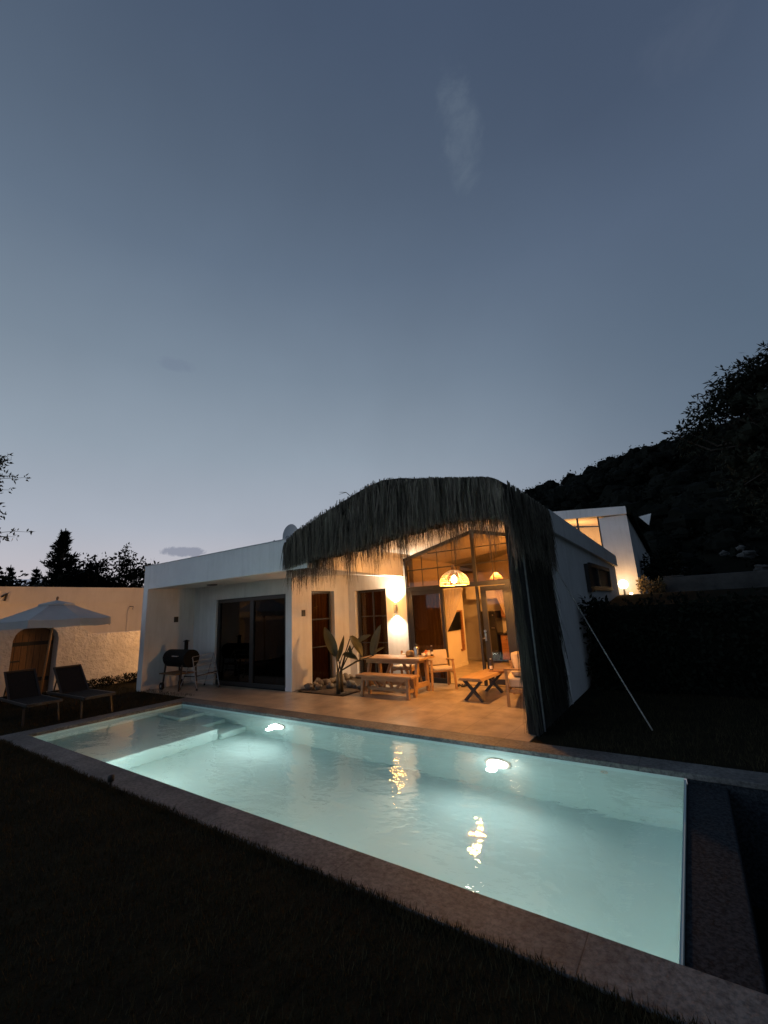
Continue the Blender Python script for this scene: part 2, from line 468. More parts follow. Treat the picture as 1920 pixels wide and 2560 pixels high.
# ---- distant mountains (hazy)
mb = MB(); vs = []; n = 90
for i in range(n+1):
    a = RAD(20 + 120*i/n)                # angle measured from +Y towards -X
    ex = math.degrees(a)
    h = .062 + .018*mnoise.noise(Vector((ex*.11, 3.1, 0))) + .012*mnoise.noise(Vector((ex*.33, 7.7, 0))) + .006*mnoise.noise(Vector((ex*.9,1.2,0)))
    h += .030*math.exp(-((ex-74)/3.0)**2)*0.9 + .026*math.exp(-((ex-79.5)/2.6)**2)
    Rm = 700
    vs += [(-sin(a)*Rm, cos(a)*Rm, -5), (-sin(a)*Rm*1.06, cos(a)*Rm*1.06, 1.6+h*Rm)]
mb.add(vs, [(2*i,2*i+2,2*i+3,2*i+1) for i in range(n)])
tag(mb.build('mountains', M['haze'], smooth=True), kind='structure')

# ================================================================== POOL
WZ = -.06
PD = -1.15
pool = thing('swimming_pool', 'lit turquoise rectangular swimming pool with grey stone coping beside the terrace', 'swimming pool', (-4.2, 1.25, -.05))
mb = MB()
X0, X1, Y0, Y1 = -8.36, 0.0, 0.0, 2.49
mb.quad((X0,Y0,PD),(X1,Y0,PD),(X1,Y1,PD),(X0,Y1,PD))
for (a, b) in (((X0,Y1),(X1,Y1)), ((X1,Y1),(X1,Y0)), ((X1,Y0),(X0,Y0)), ((X0,Y0),(X0,Y1))):
    zt = -.052 if a[0] == X1 and b[0] == X1 else -.045
    mb.quad((*a,PD),(*b,PD),(*b,zt),(*a,zt))
mb.box(X1, X1+.014, Y0+.002, Y1-.002, -.6, -.056)
mb.build('basin', M['pool'], pool)
mb = MB()
SX = -6.36
mb.box(X0+.004, SX, Y0+.004, 1.97, PD+.004, -.55)
mb.build('shelf', M['pool'], pool, bevel=.03, seg=3)
mb = MB()
for i, (xe, z) in enumerate(((-7.55,-.38),(-6.90,-.62),(-6.30,-.84))):
    mb.box(X0+.006, xe, 1.99+.001*i, Y1-.004-.001*i, PD+.006+.001*i, z)
mb.build('steps', M['pool'], pool, bevel=.03, seg=3)
# coping slabs: near, far, left and the ends past the overflow edge
mb = MB()
mb.box(-8.72, 2.9, -.32, -.003, -.05, 0.0)
mb.box(-8.72, 2.9, 2.493, 2.797, -.05, 0.0)
mb.box(-8.72, -8.363, -.003, 2.493, -.05, -.001)
mb.build('coping', M['coping'], pool, bevel=.006)
# masonry under the coping that lines the pit outside the pool
for bx_ in ((.018,2.6,-.30,-.006),(.018,2.6,2.497,2.78),(2.6,2.85,-.30,2.78)):
    mb = MB(); mb.box(*bx_, -1.0, -.052); mb.build('overflow_wall', M['ledge'], pool)
mb = MB()
mb.box(.016, .31, -.004, 2.494, -.95, -.078)
mb.build('overflow_ledge', M['ledge'], pool, bevel=.012)
mb = MB(); mb.box(.10, 2.84, -.29, 2.77, -1.08, -.948); mb.build('overflow_channel', M['lawn'], pool)
# band of tile at the waterline on the far wall
mb = MB(); mb.box(X0+.01, X1-.01, Y1-.006, Y1-.002, -.12, -.0505)
# under-water lights: ring + lens
for x, z, en in ((-1.78,-.41,26),(-5.48,-.47,33)):
    r = MB(); vs=[]; n=28
    prof = [(.15,0),(.15,-.022),(.128,-.03),(.120,-.018)]
    for (ra, dy) in prof:
        for k in range(n):
            a_ = 2*pi*k/n; vs.append((x+ra*cos(a_), Y1-.002+dy, z+ra*sin(a_)))
    r.add(vs, [(i*n+k, i*n+(k+1)%n, (i+1)*n+(k+1)%n, (i+1)*n+k) for i in range(3) for k in range(n)])
    pl = r.build('pool_light', M['ceramic'], pool)
    c = MB(); c.add([(x,Y1-.040,z)]+[(x+.121*cos(2*pi*k/n), Y1-.020, z+.121*sin(2*pi*k/n)) for k in range(n)],
                    [(0,1+k,1+(k+1)%n) for k in range(n)])
    c.build('lens', E_DISC, pl)
    lamp('underwater_lamp', 'SPOT', (x, Y1-.10, z+.06), en, (.88,1.0,.985), pool, size=.09, spot=(174,.55), rot=(RAD(-86),0,0))
    lamp('underwater_halo', 'POINT', (x, Y1-.20, z), 4, (.92,1.0,.97), pool, size=.06)
for x, z, e_ in ((-5.5,-.32,32),(-3.0,-.50,7),(-.9,-.50,19)):        # unseen fill lights added in the near wall to even out the pool
    r = MB(); r.lathe([(.0,0),(.10,0),(.12,.012),(.12,.03)], (0,0), 24)
    r.v = [(x+a_, Y0+.032-c_, z+b_) for a_, b_, c_ in r.v]
    pl = r.build('pool_light', E_DISC, pool)
    lamp('underwater_lamp', 'POINT', (x, Y0+.09, z), e_, (.88,1.0,.96), pool, size=.05)
# inlet nozzle
r = MB(); n=20; vs=[]
for ra, dy in ((.035,-.002),(.035,-.010),(.014,-.012),(.014,-.003)):
    for k in range(n):
        a_ = 2*pi*k/n; vs.append((-.67+ra*cos(a_), Y1+dy, -.17+ra*sin(a_)))
r.add(vs, [(i*n+k, i*n+(k+1)%n, (i+1)*n+(k+1)%n, (i+1)*n+k) for i in range(3) for k in range(n)])
r.build('inlet_nozzle', M['ceramic'], pool)
# water sheet
mb = MB(); mb.quad((X0,Y0,WZ),(X1+.012,Y0,WZ),(X1+.012,Y1,WZ),(X0,Y1,WZ))
tag(mb.build('water', M['water']), kind='structure')

# ================================================================== VILLA
villa = thing('villa', 'low white flat roofed villa with thatched porch gable and lit terrace behind the pool', 'house', (-6.2, 6.0, 0))
XA, YA, YB, XB = -6.88, 4.06, 6.0, -5.10
XL = -10.91
def part(name, mb, m, parent=None, **k):
    return mb.build(name, m, parent or villa, **k)
# left wing: pier wall, recess back wall, walls with window openings
mb = MB()
mb.box(XL, -10.69, 2.79, 9.0, -.1, 2.392)
mb.box(-10.69, -9.70, YA, YA+.2, -.02, 2.6)
mb.box(-9.70, -7.08, YA, YA+.2, 2.06, 2.6)
mb.box(-7.08, XA-.2, YA, YA+.2, -.02, 2.6)
mb.box(XA-.2, XA, YA, 4.67, -.02, 2.6)
mb.box(XA-.2, XA, 4.67, 5.46, 2.11, 2.6)
mb.box(XA-.2, XA, 5.46, YB, -.02, 2.6)
mb.box(XA-.2, -6.66, YB, YB+.2, -.02, 2.6)
mb.box(-6.66, -5.69, YB, YB+.2, 2.10, 2.6)
mb.box(-5.69, XB, YB, YB+.2, -.02, 2.6)
part('wall', mb, M['plaster'])
# fascia / parapet of the left wing and the upper wall over the porch side
mb = MB()
mb.box(XL, XB, 2.79, 2.99, 2.392, 2.965)
mb.box(XL, XL+.2, 2.99, 9.0, 2.392, 2.965)
mb.prism([(2.99,2.392),(5.93,2.335),(5.93,2.86),(2.99,2.90)], 'x', XB-.2, XB)
part('parapet', mb, M['plaster'])
mb = MB()
mb.box(XL-.01, XB, 2.78, 3.0, 2.966, 2.985)
part('parapet_cap', mb, M['grey_metal'])
# soffit (slightly fallen towards the front)
mb = MB()
s = [(-10.69,2.99,2.395),(XB-.2,2.99,2.385),(XB-.2,YB,2.335),(XA,YB,2.53),(XA,YA,2.40),(-10.69,YA,2.43)]
mb.add(s, [(0,4,5),(0,1,4),(1,3,4),(1,2,3)])
part('soffit', mb, M['soffit'])
mb = MB(); mb.box(XL+.2, XB-.2, 2.99, 9.0, 2.62, 2.72); part('roof', mb, M['grey_metal'])
# recess slab of the ceiling lamp
# sliding door in the recess
def framed(name, x0, x1, y, z0, z1, fw, mullions=(), rails=(), depth=.07, axis='y', parent=None, panem=None, hbars=()):
    """door or window lying in the plane y (axis y) or x (axis x)"""
    def B(m_, a0,a1,b0,b1,dp=depth, off=0):
        if axis == 'y': m_.box(a0,a1,y+off,y+off+dp,b0,b1)
        else: m_.box(y-off-dp,y-off,a0,a1,b0,b1)
    f = MB()
    B(f, x0,x0+fw,z0,z1); B(f, x1-fw,x1,z0,z1); B(f, x0+fw,x1-fw,z1-fw,z1); B(f, x0+fw,x1-fw,z0,z0+fw)
    for mx_, w in mullions: B(f, mx_-w/2, mx_+w/2, z0+fw, z1-fw, depth-.006, .003)
    for z_, w in rails: B(f, x0+fw, x1-fw, z_-w/2, z_+w/2, depth*.5, .012)
    fo = f.build(name, M['frame'], parent or villa, bevel=.004)
    p = MB(); B(p, x0+fw*.6, x1-fw*.6, z0+fw*.6, z1-fw*.6, .008, depth*.5)
    p.build('pane', panem or M['glass'], fo)
    return fo
framed('sliding_door', -9.70, -7.08, YA+.05, 0.0, 2.06, .09, mullions=((-8.33,.13),), panem=M['dusk_glass'])
framed('window', 4.67, 5.40, XA-.06, 0.0, 2.11, .055, rails=((1.45,.03),(.82,.02)), axis='x', panem=M['tinted'])
framed('window', -6.60, -5.69, YB+.06, 0.0, 2.10, .055, mullions=((-6.14,.03),), rails=((1.45,.025),(.82,.02)), panem=M['tinted'])
# plinth strip at the foot of the grey wall
for a_, b_ in ((-7.08, XA+.004),(-10.69,-9.70)):
    mb = MB(); mb.box(a_, b_, YA-.012, YA, 0, .07); part('skirting', mb, M['plaster'])

# curtains behind the two small windows and the sliding door
def pleats(mb, a, b, z0, z1, amp, waves, nseg=None, tie=None):
    a = Vector((*a,0)); b = Vector((*b,0)); n = nseg or waves*6
    d = b-a; nv = Vector((-d.y,d.x,0)).normalized()
    top = []; bot = []
    for i in range(n+1):
        t = i/n; o = nv*(amp*sin(2*pi*waves*t + .7*sin(5*t)))
        p = a + d*t + o
        top.append((p.x,p.y,z1)); bot.append((p.x,p.y,z0))
    mb.add(top+bot, [(i,i+1,n+1+i+1,n+1+i) for i in range(n)])
    return mb
cu = pleats(MB(), (XA-.17,4.62), (XA-.17,5.50), .02, 2.25, .02, 9).build('curtain', M['brown_curtain'], smooth=True)
tag(cu, 'brown pleated curtain behind the narrow window next to the light switch', 'curtain', 'curtains in the villa windows')
cu = pleats(MB(), (-6.70,YB+.19), (-5.60,YB+.19), .02, 2.25, .02, 9).build('curtain', M['brown_curtain'], smooth=True)
tag(cu, 'brown pleated curtain behind the window left of the glowing wall lamp', 'curtain', 'curtains in the villa windows')
cu = pleats(MB(), (-8.28,YA+.26), (-7.02,YA+.26), .02, 2.1, .025, 9).build('curtain', M['grey_curtain'], smooth=True)
tag(cu, 'grey curtain behind the right pane of the dark sliding door', 'curtain', 'curtains in the villa windows')
# black sheet standing in for the darkness of the room behind the sliding door
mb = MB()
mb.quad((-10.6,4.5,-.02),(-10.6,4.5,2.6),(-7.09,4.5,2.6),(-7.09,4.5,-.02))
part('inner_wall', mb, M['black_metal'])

lamp('bedroom_fill_light','POINT',(-7.9,5.2,1.9),15,(1.0,.48,.15),villa,size=.1)  # this lamp and the next are added, unseen, to make the curtains glow
lamp('hall_fill_light','POINT',(-6.1,7.4,1.9),15,(1.0,.48,.15),villa,size=.1)
mb = MB(); mb.box(-8.6,-8.5,4.51,YB+.2,0,2.6); mb.box(-8.5,-7.08,YB+.1,YB+.2,0,2.6); part('bedroom_wall', mb, M['inside'])
mb = MB(); mb.box(-7.08,-7.0,YB+.21,8.6,0,2.6); mb.box(-7.0,-5.13,8.6,8.69,0,2.6); part('hall_wall', mb, M['inside'])
# porch: glazed gable
GY = 5.95
AX, AZ, EL, ER, EZ = -3.30, 3.20, -5.08, -1.56, 2.76
def gz(x): return AZ - (AZ-EZ)*abs(x-AX)/(AX-EL)
FR = MB()
def vb(x, z0, z1, w, y=GY, dp=.07): FR.box(x-w/2, x+w/2, y, y+dp, z0, z1)
vb(EL+.025, 0, gz(EL+.025)-.03, .05); vb(ER-.03, 0, gz(ER)-.03, .06)
for a_, b_ in (((EL,EZ),(AX,AZ)), ((AX,AZ),(ER,gz(ER)))):
    FR.prism([(a_[0],a_[1]-.075),(b_[0],b_[1]-.075),(b_[0],b_[1]-.012),(a_[0],a_[1]-.012)], 'y', GY-.003, GY+.072)
FR.box(EL+.05, ER-.06, GY-.004, GY+.073, 1.98, 2.07)
FR.box(EL+.05, ER-.06, GY+.02, GY+.045, 2.445, 2.468)
for x0_, x1_ in ((-4.45,-2.2),): FR.box(x0_, x1_, GY+.02, GY+.045, 2.795, 2.815)
for x in (-4.62,-4.21,-3.75,-2.92,-2.52,-2.1): vb(x, 2.07, gz(x)-.075, .014, GY+.022, .02)
vb(AX-.02, 2.07, AZ-.075, .075); vb(AX-.02, 0, 1.98, .0+.05)
vb(-4.16, 0, 1.98, .07); vb(-2.62, 0, 1.98, .16)
gab = part('gable_frame', FR, M['frame'], bevel=.003)
p = MB(); p.prism([(EL+.05,2.07),(ER-.06,2.07),(ER-.06,gz(ER)-.08),(AX,AZ-.08),(EL+.05,EZ-.07)], 'y', GY+.030, GY+.037)
p.build('pane', M['tinted'], gab)
p = MB(); p.box(EL+.05,-4.195,GY+.03,GY+.037,.06,1.98); p.build('pane', M['tinted'], gab)
p = MB(); p.box(-2.54,ER-.06,GY+.03,GY+.037,.06,1.98); p.build('pane', M['tinted'], gab)
FR2 = MB(); FR2.box(EL+.05,-4.195,GY+.01,GY+.06,.0,.10); FR2.box(EL+.05,EL+.16,GY+.01,GY+.062,.10,1.98); FR2.box(EL+.16,-4.195,GY+.01,GY+.062,1.88,1.98)
FR2.build('sliding_panel', M['frame'], gab, bevel=.004)
# glazed door leaf with lever handle
dl = MB(); DX0, DX1 = -3.27, -2.71
dl.box(DX0,DX0+.11,GY+.085,GY+.13,.02,1.97); dl.box(DX1-.08,DX1,GY+.085,GY+.13,.02,1.97)
dl.box(DX0+.11,DX1-.08,GY+.085,GY+.13,1.87,1.97); dl.box(DX0+.11,DX1-.08,GY+.085,GY+.13,.02,.12)
door = part('door', dl, M['frame'], bevel=.004)
p = MB(); p.box(DX0+.1,DX1-.07,GY+.10,GY+.108,.1,1.88); p.build('pane', M['glass'], door)
h = MB(); h.tube([(DX0+.03,GY+.085,1.055),(DX0+.03,GY+.05,1.055)],.027,12); h.box(DX0+.012,DX0+.048,GY+.06,GY+.085,.86,1.01)
h.tube([(DX0+.03,GY+.06,.93),(DX0+.03,GY+.03,.92),(DX0-.10,GY+.025,.895)],.011,8)
h.build('handle', M['steel'], door)
# porch ceiling (white, two slopes) and right-hand wing wall
PYF = 3.12
mb = MB()
for a_, b_ in (((EL-.02,EZ),(AX,AZ)), ((AX,AZ),(ER,gz(ER)))):
    mb.add([(a_[0],PYF,a_[1]),(b_[0],PYF,b_[1]),(b_[0],GY+.07,b_[1]),(a_[0],GY+.07,a_[1])], [(0,1,2,3)])
part('porch_ceiling', mb, M['soffit'])
mb = MB(); mb.box(-1.58,-1.50,3.30,4.74,-.02,2.74); part('wing_wall', mb, M['plaster'])
mb = MB(); mb.box(-1.497,-1.462,3.305,4.66,0,2.78)
part('reed_screen', mb, M['reed'])
st_ = MB()
for _ in range(1500):
    z = U(.5,2.75); strand(st_, (-1.452+U(-.006,.012), U(3.33,4.64), z), min(z-.01,U(.5,1.1)), U(.006,.018), lean=(0,0))
for _ in range(260):
    z = U(.4,2.6); strand(st_, (U(-1.58,-1.47), 3.085-U(0,.006), z), min(z-.01,U(.5,1.1)), U(.004,.012), lean=(0,0))
REED = [o for o in bpy.data.objects if o.name == 'reed_screen'][0]
st_.build('straw', M['straw'], REED)
mb = MB(); mb.box(-1.60,-1.462,3.09,3.298,-.02,2.75); part('porch_post', mb, M['dark_wood'], bevel=.01)
mb = MB(); mb.box(-1.461,-1.445,3.302,3.33,-.01,2.6); part('trim_strip', mb, M['grey_metal'])
# right-hand house block
mb = MB()
mb.box(-1.62,-1.48,4.745,12.9,-.1,2.74)
mb.box(-1.62,-5.2,12.7,12.9,-.1,2.6)
part('side_wall', mb, M['plaster'])
mb = MB()
mb.prism([(4.92,2.76),(12.95,2.56),(12.95,2.90),(4.92,3.14)], 'x', -1.50, -1.40)
part('side_parapet', mb, M['plaster'])
mb = MB()
for a_, b_ in (((EL,EZ+.08),(AX,AZ+.14)), ((AX,AZ+.14),(ER+.06,gz(ER)+.14))):
    mb.add([(a_[0],4.9,a_[1]),(b_[0],4.9,b_[1]),(b_[0],12.9,b_[1]-.25),(a_[0],12.9,a_[1]-.25)], [(0,1,2,3)])
part('gable_roof', mb, M['grey_metal'])
w = framed('side_window', 8.2, 11.2, -1.43, 1.78, 2.42, .10, mullions=((9.3,.14),), axis='x', panem=M['plastic'], depth=.09)
mb = MB(); mb.box(-1.478,-1.40,7.7,8.15,1.74,2.36)
for k in range(9): mb.box(-1.402,-1.392,7.74,8.11,1.79+.06*k,1.82+.06*k)
part('shutter', mb, M['plastic'])
pp = MB(); pp.tube([(-1.44,4.76,2.75),(-1.44,4.76,.04)],.034,12)
for z_ in (2.2,1.25,.45): pp.box(-1.48,-1.40,4.71,4.81,z_-.012,z_+.012)
part('downpipe', pp, M['plaster'], smooth=False)
# interior shell
IX0, IX1, IY1 = -5.06, -1.63, 9.75
mb = MB(); mb.quad((-6.6,GY+.02,.002),(IX1,GY+.02,.002),(IX1,IY1,.002),(-6.6,IY1,.002)); part('indoor_floor', mb, M['floor'])
mb = MB()
mb.box(-5.12,-5.0,6.21,8.83,0,2.9)                       # side wall with the television
mb.box(-6.6,-5.12,8.70,8.83,0,2.6)
mb.box(-6.6,IX1,IY1,IY1+.1,0,3.2)
mb.box(IX1-.02,IX1,6.05,IY1,0,2.9)
mb.box(-6.7,-6.6,8.8,IY1,0,2.6)
part('indoor_wall', mb, M['inside'])
mb = MB()
for a_, b_ in (((-5.12,EZ-.02),(AX,AZ-.01)), ((AX,AZ-.01),(IX1,gz(IX1)-.01))):
    mb.add([(a_[0],GY+.075,a_[1]),(b_[0],GY+.075,b_[1]),(b_[0],IY1,b_[1]),(a_[0],IY1,a_[1])], [(0,1,2,3)])
mb.quad((-6.6,8.7,2.6),(-5.0,8.7,2.6),(-5.0,IY1,2.6),(-6.6,IY1,2.6))
part('indoor_ceiling', mb, M['soffit'])
mb = MB(); mb.box(-4.998,-4.985,6.21,8.83,0,.07); part('indoor_skirting', mb, M['ceramic'])
mb = MB(); mb.box(-6.6,-2.2,IY1-.015,IY1,0,.07); part('indoor_skirting', mb, M['ceramic'])
# bulkhead beam across the room
mb = MB(); mb.box(-5.0,-4.1,9.1,9.4,1.75,2.5); part('bulkhead', mb, M['inside'])

# ---- thatch over the porch
def top_prof():
    return [(-5.64,2.62),(-5.66,2.86),(-5.55,2.99),(-5.25,3.13),(-4.78,3.31),(-4.35,3.45),(-4.0,3.56),(-3.7,3.64),(-3.43,3.67),(-3.1,3.63),(-2.8,3.56),(-2.4,3.46),(-2.05,3.38),(-1.80,3.33),(-1.62,3.29),(-1.49,3.22),(-1.43,3.08),(-1.41,2.85)]
TP = top_prof()
def interp(P, x):
    for (a, ha), (b, hb) in zip(P, P[1:]):
        if a <= x <= b or b <= x <= a:
            return ha + (hb-ha)*((x-a)/(b-a) if b != a else 0)
    return P[0][1] if x < P[0][0] else P[-1][1]
TPm = [p for p in TP if True][1:]
LOW = [(-5.66,2.45),(-5.3,2.50),(-4.8,2.56),(-3.97,2.62),(-3.31,2.72),(-2.89,2.74),(-2.48,2.80),(-2.11,2.81),(-1.55,2.74),(-1.40,2.60)]
roof_t = MB()
ysl = [2.84,2.92,3.1,3.4,3.8,4.2,4.6,4.95]
vs = []
for j, y in enumerate(ysl):
    for i, (x, z) in enumerate(TP):
        nz = .035*mnoise.noise(Vector((x*3.1, y*2.7, 5))) + .02*mnoise.noise(Vector((x*9, y*7, 1)))
        vs.append((x + .02*mnoise.noise(Vector((x*5,y*4,9))), y, z + nz - (.03 if j == 0 else 0) - .05*(y-2.9)/2.4))
n = len(TP)
fs = [(j*n+i, j*n+i+1, (j+1)*n+i+1, (j+1)*n+i) for j in range(len(ysl)-1) for i in range(n-1)]
roof_t.add(vs, fs)
# front face, hanging down to LOW, two skins
nx = 60
for yk in (2.845, 3.05):
    vs = []
    for i in range(nx+1):
        x = -5.62 + (5.62-1.43)*i/nx
        zt = interp(TPm, x); zl = interp(LOW, x)
        for k in range(6):
            t = k/5
            vs.append((x, yk + .02*mnoise.noise(Vector((x*4,t*3,yk))), zt - .03 + (zl-zt)*t + (.05*mnoise.noise(Vector((x*6,yk,2))) if k == 5 else 0)))
    roof_t.add(vs, [(i*6+k,(i+1)*6+k,(i+1)*6+k+1,i*6+k+1) for i in range(nx) for k in range(5)])
# right-hand side skirt and left-hand end
vs = []; ns = 24
for i in range(ns+1):
    y = 2.845 + 2.10*i/ns
    for k in range(5):
        t = k/4
        vs.append((-1.415 - .04*t + .015*mnoise.noise(Vector((y*5,t*3,4))), y, 2.95 - (.52-.10*sst(i/ns*2))*t - .04*i/ns + (.06*mnoise.noise(Vector((y*5,2,2))) if k == 4 else 0)))
roof_t.add(vs, [(i*5+k,(i+1)*5+k,(i+1)*5+k+1,i*5+k+1) for i in range(ns) for k in range(4)])
roof_t.quad((-5.64,2.85,2.45),(-5.64,5.2,2.75),(-5.66,5.2,2.9),(-5.66,2.85,2.9))
thatch = part('thatched_roof', roof_t, M['thatch'], smooth=False)
tag(thatch, 'shaggy dark reed thatch over the porch gable')

fr = MB()
# courses over the face
for _ in range(11000):
    x = U(-5.66,-1.42); x += .035*mnoise.noise(Vector((x*9,1.5,2))); zt = interp(TPm, x); zl = interp(LOW, x)
    t = rnd.random(); ln = U(.28,.72)
    z = min(zt - .015, max(zt - .015 + (zl-zt)*t, zl + ln*U(.8,1.1)))
    strand(fr, (x, U(2.72,2.86) - .04*abs(mnoise.noise(Vector((x*4,z*3,7)))), z), min(ln, z-zl+.06), U(.006,.020))
# ragged free fringe along the lower edge
for _ in range(3300):
    x = U(-5.66,-1.5)
    g = sst(.5 + 1.3*mnoise.noise(Vector((x*5.5, 0, 3))))
    if rnd.random() > .35 + .65*g: continue
    strand(fr, (x, U(2.80,3.06), interp(LOW, x) + U(.03,.12)), U(.16,.28) + .42*g*rnd.random(), U(.005,.013))
for _ in range(420):
    x = U(-5.68,-4.75)
    strand(fr, (x, U(2.78,3.05), interp(LOW, x) + U(.0,.1)), U(.25,.60), U(.005,.013))
# right flank
for _ in range(3400):
    y = U(2.80,4.92); t = rnd.random()
    strand(fr, (-1.395 - .02*t, y, 3.20 - .62*t - .03*(y-2.8)), U(.25,.62), U(.006,.018), lean=(-.02,0))
# stray straws on the ridge line
for _ in range(260):
    x = U(-5.6,-1.5); y = U(2.85,4.8); z = interp(TP, x) - .05*(y-2.9)/2.4
    d = Vector((U(-1,1),U(-.6,.6),U(-.1,.22))).normalized()*U(.06,.16)
    fr.add([(x,y,z),(x+.006,y,z+.006),(x+d.x,y+d.y,z+d.z)], [(0,1,2)])
o = fr.build('reed_fringe', M['strand'], thatch)
tw = MB(); tw.tube([(-4.1,2.86,3.50),(-4.2,2.84,3.60),(-4.34,2.83,3.63)],[.008,.006,.003],5); tw.tube([(-4.2,2.84,3.60),(-4.36,2.83,3.59)],[.005,.002],5)
tw.build('loose_reed', M['strand'], thatch)

# ================================================================== FIXTURES ON THE VILLA
# up-down wall lamp
wl = thing('wall_lamp', 'small up and down wall lamp glowing between the window and the glass gable', 'lamp', (-5.40, YB-.03, 1.60))
mb = MB(); mb.box(-5.43,-5.37,YB-.02,YB-.001,1.55,1.65); bkt = mb.build('bracket', M['grey_metal'], wl)
mb = MB(); mb.lathe([(.030,1.50),(.034,1.505),(.034,1.695),(.030,1.70)], (-5.40,YB-.055), 18); mb.build('lamp_body', M['grey_metal'], wl, smooth=True)
for z_, nm in ((1.703,'lens'),(1.497,'lens')):
    mb = MB(); mb.add([(-5.40+.028*cos(2*pi*k/14),YB-.055+.028*sin(2*pi*k/14),z_) for k in range(14)], [tuple(range(14))]); mb.build(nm, E_SMALL, wl)
lamp('lamp_up', 'SPOT', (-5.40,YB-.085,1.72), 185, (1.0,.80,.56), wl, size=.02, spot=(126,.95), rot=(RAD(180),0,0))
lamp('lamp_down', 'SPOT', (-5.40,YB-.085,1.48), 115, (1.0,.80,.56), wl, size=.02, spot=(126,.95), rot=(0,0,0))
lamp('lamp_glow', 'POINT', (-5.40,YB-.35,1.75), 14, WARM, wl, size=.05)
# switches
mb = MB(); mb.box(XA+.001,XA+.016,4.35,4.46,1.54,1.68); sw = mb.build('light_switch', M['plastic'], bevel=.004)
tag(sw, 'small dark switch box on the orange lit wall left of the narrow window', 'switch')
mb = MB(); mb.box(-10.689,-10.67,3.50,3.61,1.55,1.69); sw = mb.build('light_switch', M['plastic'], bevel=.004)
tag(sw, 'small dark switch box on the recess wall above the barbecue', 'switch')
mb = MB(); mb.lathe([(0,2.41),(.115,2.408),(.125,2.395),(.115,2.378),(0,2.374)], (-9.06,3.5), 28); cl = mb.build('ceiling_lamp', M['plastic'], smooth=True)
tag(cl, 'unlit flat round ceiling lamp under the recess soffit', 'lamp')
# satellite dish
sd = thing('satellite_dish', 'grey satellite dish on the flat roof left of the thatch', 'satellite dish', (-6.95,4.15,2.72))
mb = MB(); n=28; vs=[]
for ra in (0,.09,.17,.235,.265):
    for k in range(n):
        a_ = 2*pi*k/n; vs.append((-6.95+ra*cos(a_)*1.0, 4.02 - .5*ra*ra + .10, 3.36 + ra*sin(a_)*1.05))
mb.add(vs, [(i*n+k,i*n+(k+1)%n,(i+1)*n+(k+1)%n,(i+1)*n+k) for i in range(4) for k in range(n)])
dsh = mb.build('reflector', M['dish'], sd, smooth=True)
mb = MB()
mb.tube([(-7.06+.05*cos(pi*1.7*k/14+.5), 4.091, 3.33+.045*sin(pi*1.7*k/14+.5)) for k in range(15)], .007, 5)
mb.build('printed_mark', M['mark'], dsh)
mb = MB(); mb.box(-6.98,-6.86,4.084,4.09,3.325,3.345); mb.build('printed_line', M['mark'], dsh)
mb = MB(); mb.tube([(-6.95,4.15,2.72),(-6.95,4.15,3.3)],.022,10); mb.tube([(-6.95,4.13,3.08),(-6.95,3.66,3.12)],.012,8); mb.build('mast', M['grey_metal'], sd)
mb = MB(); mb.tube([(-6.95,3.70,3.14),(-6.95,3.60,3.19)],.03,12); mb.build('receiver', M['plastic'], sd)
# guy rope
mb = MB()
pts = [Vector((-1.46,4.86,2.24)).lerp(Vector((-.32,3.84,0.0)), t/10) + Vector((0,0,-.03*sin(pi*t/10))) for t in range(11)]
mb.tube(pts, .0085, 7); ro = mb.build('guy_rope', M['rope'], smooth=True)
tag(ro, 'pale guy rope running from the porch corner down to the dark lawn', 'rope')

# pendant lamp of woven rattan
PX, PY = -3.10, 4.48
pdn = thing('pendant_lamp', 'glowing woven rattan pendant lamp hanging over the porch furniture', 'lamp', (PX,PY,1.95))
prof = [(.03,2.235),(.075,2.225),(.14,2.19),(.20,2.14),(.245,2.08),(.265,2.02),(.262,1.965)]
mb = MB()
def prof_at(t):
    f = t*(len(prof)-1); i = min(int(f), len(prof)-2); u = f-i
    return (prof[i][0]+(prof[i+1][0]-prof[i][0])*u, prof[i][1]+(prof[i+1][1]-prof[i][1])*u)
for k in range(32):                                   # upright canes, slightly slanted
    a0 = 2*pi*k/32; pts = []
    for j in range(9):
        r_, z_ = prof_at(j/8); a_ = a0 + .25*(j/8)*(1 if k % 2 else -1)
        pts.append((PX+r_*cos(a_), PY+r_*sin(a_), z_))
    mb.tube(pts, .0042, 4)
for j in range(11):                                   # hoops
    r_, z_ = prof_at((j+.9)/11)
    mb.tube([(PX+r_*cos(2*pi*k/36), PY+r_*sin(2*pi*k/36), z_ + .006*sin(k*2.1+j)) for k in range(37)], .0042 if j < 10 else .008, 4, cap=False)
mb.build('lamp_shade', M['rattan'], pdn)
mb = MB(); mb.lathe([(.035,2.235),(.045,2.25),(.03,2.30),(.012,2.34)], (PX,PY), 14); mb.build('cap', M['wood'], pdn, smooth=True)
mb = MB(); mb.tube([(PX,PY,2.33),(PX,PY,gz(PX)-.004)],.005,6); mb.build('cord', M['plastic'], pdn)
mb = MB(); mb.lathe([(0.0,2.00),(.035,2.01),(.048,2.05),(.040,2.09),(.018,2.13),(0,2.14)], (PX,PY), 16); mb.build('bulb', E_BULB, pdn, smooth=True)
lamp('pendant_glow', 'POINT', (PX,PY,2.07), 92, (1.0,.82,.60), pdn, size=.045)
lamp('pendant_light', 'POINT', (PX,PY,1.99), 205, WARM, pdn, size=.02)

